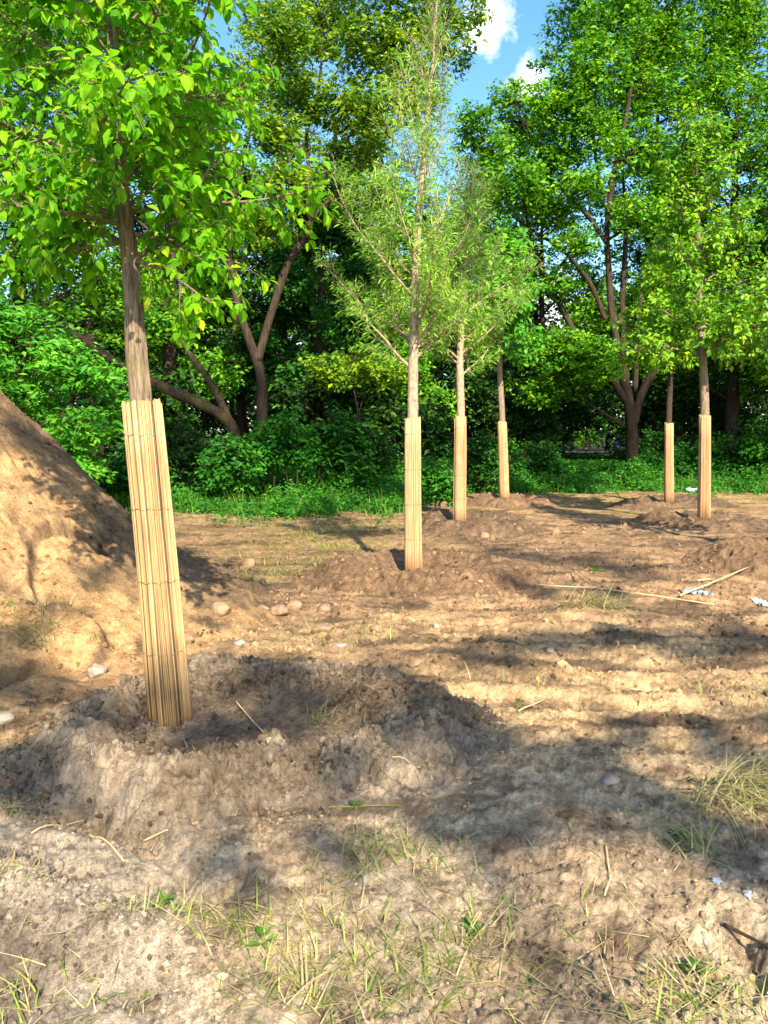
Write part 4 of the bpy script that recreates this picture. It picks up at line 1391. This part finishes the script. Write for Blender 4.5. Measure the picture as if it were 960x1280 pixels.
x = np.concatenate([x, pa[0] + (pb_[0] - pa[0]) * tq + rng.normal(0, .13, n3_), rng.uniform(-5, 5, 7000)])
y = np.concatenate([y, pa[1] + (pb_[1] - pa[1]) * tq + rng.normal(0, .09, n3_), rng.uniform(4.5, 13, 7000)])
keep = (fbm(x * 2, y * 2, 2, s=60) > -.25) & ((PILE.rr(x, y) > 3.0) | (rng.random(len(x)) < .5))
x, y = x[keep], y[keep]
s_ = .0028 + .0125 * rng.random(len(x)) ** 3.5 + (rng.random(len(x)) < .015) * .012
s_ = s_ * np.clip(np.hypot(x, y) / 3.5, .8, 1.6)
z = height(x, y) + s_ * .15
jit = 1 + rng.normal(0, .2, (len(x), 12))
sc3 = rng.uniform(.7, 1.25, (len(x), 3)) * s_[:, None]
V = (ico[None] * jit[..., None] * sc3[:, None] + np.stack([x, y, z], 1)[:, None]).reshape(-1, 3)
Fc = (icf[None] + 12 * np.arange(len(x))[:, None, None]).reshape(-1, 3)
cc_ = soil_colour(x, y)
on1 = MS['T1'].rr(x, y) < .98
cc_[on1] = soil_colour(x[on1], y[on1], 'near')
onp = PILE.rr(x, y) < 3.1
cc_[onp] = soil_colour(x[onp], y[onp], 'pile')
cc_ = np.clip(cc_ * rng.uniform(.42, 1.3, len(x))[:, None], .02, .66)
tag(obj('soil_clods', V, [Fc], M['soil'], smooth=False, col=np.repeat(cc_, 12, 0)), 'crumbs and clods of loose soil', 'soil clods', kind='stuff')


# stones
def stone(px, py, wpx, hr, m, label, seed, sink=.32, elong=.75, group=None):
    g = onground(px, py)
    w = wpx * np.linalg.norm(g[:2]) / F * .5
    u, v = np.meshgrid(np.linspace(0, PI, 19), np.linspace(0, 2 * PI, 30, endpoint=False), indexing='ij')
    P = np.stack([np.sin(u) * np.cos(v), np.sin(u) * np.sin(v), np.cos(u)], -1).reshape(-1, 3)
    k = 1 + .16 * fbm(P[:, 0] * 1.1 + seed * 3.3, P[:, 1] * 1.1 + P[:, 2] * 1.3, 3) + .10 * np.round(2 * perlin(P[:, 0] * 1.5 + seed, P[:, 2] * 1.5 + P[:, 1])) / 2
    P = P * k[:, None]
    rs = np.random.default_rng(int(seed * 31))
    for _ in range(9):
        nv = unit(rs.normal(size=3))
        dd = P @ nv - rs.uniform(.62, .86)
        P = P - np.maximum(dd, 0)[:, None] * nv * .9
    P = P * np.array([w, w * elong, w * hr]) * 1.12
    a = math.sin(seed * 7) * .6
    P = np.stack([P[:, 0] * math.cos(a) - P[:, 1] * math.sin(a), P[:, 0] * math.sin(a) + P[:, 1] * math.cos(a), P[:, 2]], 1)
    o = obj('stone', P, [grid_faces(19, 30, True)], m)
    o.location = (g[0], g[1], g[2] + w * hr * (1 - 2 * sink))
    tag(o, label, 'stone', group or 'stones lying on the soil')
    return o


stone(762, 979, 27, .62, M['stone'], 'grey round stone alone on dark soil near the right grass tuft', 1)
stone(403, 789, 26, .6, M['stone_warm'], 'flat pale brown stone behind the right rim of the near mound', 2)
stone(350, 766, 24, .62, M['stone_warm'], 'left stone of the touching pair at the foot of the pile', 3)
stone(367, 761, 22, .7, M['stone_warm'], 'right stone of the touching pair at the foot of the pile', 4)
stone(404, 762, 20, .55, M['stone_warm'], 'pointed stone right of the touching pair', 5)
stone(327, 763, 20, .5, M['stone_warm'], 'low earthy stone just left of the touching pair', 6)
stone(275, 762, 28, .6, M['stone_warm'], 'big rounded stone at the right foot of the dirt pile', 7)
stone(470, 789, 14, .8, M['stone_warm'], 'small upright stone beside a grass sprig past the near mound', 8)
stone(518, 832, 15, .8, M['stone_warm'], 'small brown stone on bright sand right of the near mound', 9)
stone(425, 808, 18, .4, M['stone_pale'], 'flat pale stone casting a shadow behind the near mound', 10)
stone(122, 836, 22, .9, M['stone_pale'], 'white angular stone between dirt pile and near mound', 11, .2)
stone(4, 901, 24, .6, M['stone_pale'], 'pale smooth stone at the left edge beside the near mound', 12)
stone(688, 816, 10, .8, M['stone_pale'], 'small pale stone in the tree shadow at centre right', 13)
stone(884, 800, 10, 1.0, M['stone_warm'], 'small upright orange stone in the shadow at the right', 14)
stone(106, 598, 12, .9, M['stone_pale'], 'grey lump on the ridge of the dirt pile', 15)
stone(312, 706, 18, .7, M['stone_warm'], 'brown block on the worn turf beyond the pile', 16)
stone(235, 803, 16, .8, M['stone_warm'], 'rubble stone right of the nearest wrap', 17)
stone(300, 805, 14, .6, M['stone'], 'grey pebble on the back rim of the near mound', 18)
stone(606, 672, 12, .8, M['stone_warm'], 'small stone in front of the third mound', 19)
stone(695, 668, 13, .8, M['stone_warm'], 'small brown stone on open ground right of the third mound', 20)
stone(545, 786, 10, .7, M['stone_pale'], 'small whitish stone on the bright sand at centre', 21)


def cane(p0, p1, r_, label, name='reed_cane', cat='cane', sag=.0, m='cane', lift=.012, group=None):
    a, b_ = (onground(*q) if len(q) == 2 else np.array(q, float) for q in (p0, p1))
    k = 10
    t = np.linspace(0, 1, k)[:, None]
    C = a * (1 - t) + b_ * t
    C[:, 2] = np.maximum(C[:, 2], height(C[:, 0], C[:, 1])) + lift
    C[:, 2] = np.convolve(np.pad(C[:, 2], 1, mode='edge'), [.25, .5, .25], 'valid')
    C[:, 0] += sag * np.sin(t[:, 0] * PI)
    base = C[0].copy()
    o = obj(name, *tube(C - base, r_ * np.linspace(1, .6, k), 7, cap=True), M[m])
    o.location = base
    return tag(o, label, cat, group)


cane((670, 734), (893, 759), .008, 'long straight dry cane lying across the ground at right', lift=.03)
cane((716, 718), (760, 752), .007, 'short dry cane crossing the long one over a grass heap', lift=.05)
cane((850, 748), (935, 718), .009, 'dry cane lying slanted over the pale plastic scrap', lift=.03)
cane((872, 727), (888, 725), .012, 'short pale stick fragment behind the plastic scrap')
cane((294, 880), (330, 922), .004, 'thin yellow straw poking up inside the near ring', 'straw_stalk', 'stalk', lift=.02)
cane((410, 1012), (505, 1010), .003, 'long green stalk lying in front of the near mound', 'straw_stalk', 'stalk', m='grass', lift=.006)
cane((648, 892), (680, 877), .005, 'bent dry stalk on bright sand past the near mound', 'straw_stalk', 'stalk')
cane((490, 942), (525, 962), .003, 'short straw lying on the right flank of the near mound', 'straw_stalk', 'stalk')
cane((757, 1060), (763, 1103), .004, 'dry stalk standing in the foreground sand', 'straw_stalk', 'stalk')
cane((905, 1160), (965, 1190), .007, 'dark broken twig at the lower right edge', 'twig', 'twig', m='bark_dark')
cane((40, 1045), (110, 1030), .004, 'pale straw lying left of the near mound', 'straw_stalk', 'stalk')
cane((110, 1045), (155, 1080), .005, 'bent straw below the left corner of the near mound', 'straw_stalk', 'stalk')
cane((470, 850), (510, 862), .008, 'grey weathered stick on the right rim of the near mound', 'twig', 'twig', m='bark_pale')
cane((180, 1058), (210, 1040), .004, 'small straw at the front foot of the near mound', 'straw_stalk', 'stalk')


RT = 'roots sticking out of the heap'
cane((28, 575), (45, 612), .009, 'dark root hanging on the upper face of the dirt pile', 'root', 'root', m='bark_dark', sag=.06, lift=.01)
cane((70, 612), (85, 640), .007, 'short dark root right of the upper one on the dirt pile', 'root', 'root', m='bark_dark', sag=-.04, lift=.01)
cane((-5, 492), (18, 540), .02, 'pale thick root at the top of the dirt pile', 'root', 'root', m='bark_pale', sag=.05, lift=.02)
cane((62, 640), (75, 618), .006, 'thin pale root lying on the middle of the dirt pile', 'root', 'root', m='bark_pale', sag=.04, lift=.01)
cane((165, 700), (210, 735), .008, 'brown root along the shaded flank of the dirt pile', 'root', 'root', m='bark_mid', sag=.03, lift=.01)


# heaps of cut grass
def tuft(px, py, sx, sy, h, n, L, label, az_mean, spread, m='grass_cut', w=.005):
    g = onground(px, py)
    x, y = g[0] + rng.normal(0, sx, n), g[1] + rng.normal(0, sy, n)
    q = np.exp(-((x - g[0]) / sx) ** 2 / 2 - ((y - g[1]) / sy) ** 2 / 2)
    z = height(x, y) + h * q * rng.random(n)
    P = np.stack([x, y, z], 1) - g
    mb = MB()
    mb.add(*blades(P, az_mean + rng.normal(0, spread, n), rng.uniform(-.1, .9, n), L * rng.uniform(.5, 1.2, n), w * rng.uniform(.6, 1.3, n), rng.uniform(.4, 1.7, n), 5))
    o = mb.build('grass_heap', M[m], smooth=False)
    o.location = g
    return tag(o, label, 'grass heap', 'heaps of cut grass')


tuft(930, 1000, .15, .10, .12, 420, .34, 'big tuft of long pale grass at the right edge', -.6, .8, w=.006)
tuft(745, 758, .16, .12, .09, 260, .30, 'small heap of cut grass under the long cane', -.4, .9, w=.007)
tuft(870, 1060, .05, .05, .04, 60, .2, 'yellow stalks scattered left of the big tuft', 2.2, 1.2)
tuft(395, 900, .07, .06, .03, 60, .17, 'dry tuft caught on the rim of the near mound', 0.3, 1.5)
tuft(40, 785, .07, .06, .05, 130, .22, 'dry tuft on the lower face of the dirt pile', 0, 2.0)
tuft(480, 1065, .07, .05, .05, 70, .16, 'upright yellow green tuft before the near mound', 1.2, 1.4)


# broad leaved weeds
def weed(px, py, n, L, label, seed):
    g = onground(px, py)
    r = np.random.default_rng(int(seed * 10))
    a = np.arange(n) * 2.4 + r.normal(0, .3, n)
    el = r.uniform(.1, .9, n)
    D = np.stack([np.cos(a) * np.cos(el), np.sin(a) * np.cos(el), np.sin(el)], 1)
    P = np.stack([0 * a, 0 * a, r.uniform(0, .02, n)], 1)
    root = empty('weed', g)
    tag(root, label, 'weed', 'broad leaved weeds')
    V, Fl = leaves(P + D * L * .2, D, np.tile([0, 0, 1.0], (n, 1)) + r.normal(0, .2, (n, 3)), L * r.uniform(.6, 1.2, n), L * .42 * r.uniform(.7, 1.2, n), 'ovate')
    obj('foliage', V, Fl, M['weed'], root, smooth=False)
    mb = MB()
    for p_, d_ in zip(P, D):
        mb.add(*tube(np.array([p_ * .2, p_ + d_ * L * .22]), .0018, 4))
    mb.build('stem', M['grass'], root)


weed(203, 1136, 9, .045, 'dark green weed rosette at the left of the grass strip', 1)
weed(868, 1215, 11, .045, 'fresh green weed at the lower right', 2)
weed(848, 1050, 8, .035, 'small weed beside the big grass tuft', 3)
weed(590, 1165, 8, .05, 'small weed in the sand right of centre', 4)
weed(330, 1180, 7, .05, 'wilted broad leaves lying in the foreground grass', 5)
weed(445, 1012, 4, .04, 'single round green leaf on the long stalk', 6)
weed(300, 735, 9, .10, 'low green plant past the foot of the dirt pile', 7)
weed(745, 715, 8, .09, 'small green weed on the open ground at right', 8)


# litter
def scrap(px, py, wpx, hpx, m, label, seed, name='plastic_scrap', crumple=.3):
    g = onground(px, py)
    Y = np.linalg.norm(g[:2])
    w = wpx * Y / F * .8
    dpt = hpx * Y / F * Y / CAMZ * .55
    n = 14
    u, v = np.meshgrid(np.linspace(-.5, .5, n), np.linspace(-.5, .5, n), indexing='ij')
    u, v = u.ravel(), v.ravel()
    k = 1 + .3 * np.sin(5 * np.arctan2(v, u) + seed)
    x, y = u * w * k, v * dpt * k
    z = w * crumple * (np.abs(fbm(u * 4 + seed, v * 4, 3, .6)) - .05) + height(g[0] + x, g[1] + y) - g[2] + .008
    top = np.stack([x, y, z], 1)
    bot = top - [0, 0, .004]
    f = grid_faces(n, n)
    o = obj(name, np.vstack([top, bot]), [np.vstack([f, f[:, ::-1] + n * n])], m)
    o.location = g
    return tag(o, label, 'litter')


scrap(872, 743, 38, 9, M['plastic'], 'crumpled pale blue plastic film under the slanted cane', 1)
scrap(955, 757, 18, 9, M['plastic_white'], 'white plastic scrap at the right edge', 2)
scrap(896, 1103, 14, 8, M['plastic'], 'small shiny foil triangle on the sand by the big tuft', 3, crumple=.15)
scrap(936, 1118, 12, 10, M['plastic_white'], 'pale dead leaf sized scrap at the lower right', 4, crumple=.2)
scrap(261, 712, 9, 6, M['plastic_white'], 'white chip on the right flank of the dirt pile', 5)
# flattened bottle by the wood edge
g = onground(865, 616)
bt = empty('plastic_bottle', (g[0], g[1], g[2] + .07))
tag(bt, 'flattened pale blue plastic bottle lying before the hedge', 'bottle')
obj('bottle_body', *tube(np.array([(-.17, 0, 0), (-.16, 0, 0), (-.05, 0, 0), (.0, .01, 0), (.1, 0, 0), (.15, 0, 0), (.19, 0, 0)]), [.045, .06, .06, .05, .06, .045, .018], 12, cap=True), M['plastic_blue'], bt)
obj('cap', *tube(np.array([(.19, 0, 0), (.23, 0, 0)]), [.022, .022], 10, cap=True), M['plastic_white'], bt)

# ------------------------------------------------------------------ light
sun = bpy.data.lights.new('sun', 'SUN')
sun.energy = 5.0
sun.angle = math.radians(.53)
sun.color = (1.0, .88, .70)
so = bpy.data.objects.new('sun', sun)
COL.objects.link(so)
so.location = tuple(S * 60)
so.rotation_euler = Vector(S).to_track_quat('Z', 'Y').to_euler()

w = bpy.data.worlds.new('World')
scene.world = w
w.use_nodes = True
nt = w.node_tree
nt.nodes.clear()
out = nt.nodes.new('ShaderNodeOutputWorld')
bg = nt.nodes.new('ShaderNodeBackground')
bg.inputs[1].default_value = .13
sky = nt.nodes.new('ShaderNodeTexSky')
sky.sky_type = 'NISHITA'
sky.sun_disc = False
sky.sun_elevation = SEL
sky.sun_rotation = SAZ
tc = nt.nodes.new('ShaderNodeTexCoord')
nz = N(nt, 'ShaderNodeTexNoise', i_Scale=16.0, i_Detail=8.0, i_Roughness=.62)
nt.links.new(tc.outputs['Generated'], nz.inputs['Vector'])
mask = None
for (px, py, rx) in [(612, 34, .032), (665, 98, .030), (700, 395, .05)]:
    d_ = ray(px, py)
    d_ = d_ / np.linalg.norm(d_)
    ds = N(nt, 'ShaderNodeVectorMath', operation='DISTANCE')
    ds.inputs[1].default_value = tuple(d_)
    nt.links.new(tc.outputs['Generated'], ds.inputs[0])
    mr = N(nt, 'ShaderNodeMapRange')
    mr.inputs[1].default_value = 0
    mr.inputs[2].default_value = rx * 1.6
    mr.inputs[3].default_value = 1
    mr.inputs[4].default_value = 0
    nt.links.new(ds.outputs['Value'], mr.inputs[0])
    if mask is None:
        mask = mr.outputs[0]
    else:
        mm = N(nt, 'ShaderNodeMath', operation='MAXIMUM')
        nt.links.new(mask, mm.inputs[0])
        nt.links.new(mr.outputs[0], mm.inputs[1])
        mask = mm.outputs[0]
ad = N(nt, 'ShaderNodeMath', operation='MULTIPLY_ADD')
ad.inputs[1].default_value = .42
nt.links.new(mask, ad.inputs[0])
nt.links.new(nz.outputs[0], ad.inputs[2])
rc_ = ramp(nt, [(.62, (0, 0, 0)), (.86, (1, 1, 1))])
nt.links.new(ad.outputs[0], rc_.inputs[0])
mx = N(nt, 'ShaderNodeMix', data_type='RGBA')
nt.links.new(rc_.outputs[0], mx.inputs[0])
hs = N(nt, 'ShaderNodeHueSaturation')
hs.inputs['Saturation'].default_value = 1.3
nt.links.new(sky.outputs[0], hs.inputs['Color'])
nt.links.new(hs.outputs[0], mx.inputs[6])
mx.inputs[7].default_value = (5.5, 5.6, 5.8, 1)
nt.links.new(mx.outputs[2], bg.inputs[0])
nt.links.new(bg.outputs[0], out.inputs[0])

scene.view_settings.view_transform = 'Standard'
scene.view_settings.look = 'None'
scene.view_settings.gamma = 1
scene.view_settings.exposure = 1.5
scene.view_settings.use_curve_mapping = False
scene.cycles.max_bounces = 6
scene.cycles.diffuse_bounces = 3
scene.cycles.transmission_bounces = 4
scene.cycles.glossy_bounces = 2
scene.cycles.caustics_reflective = False
scene.cycles.caustics_refractive = False
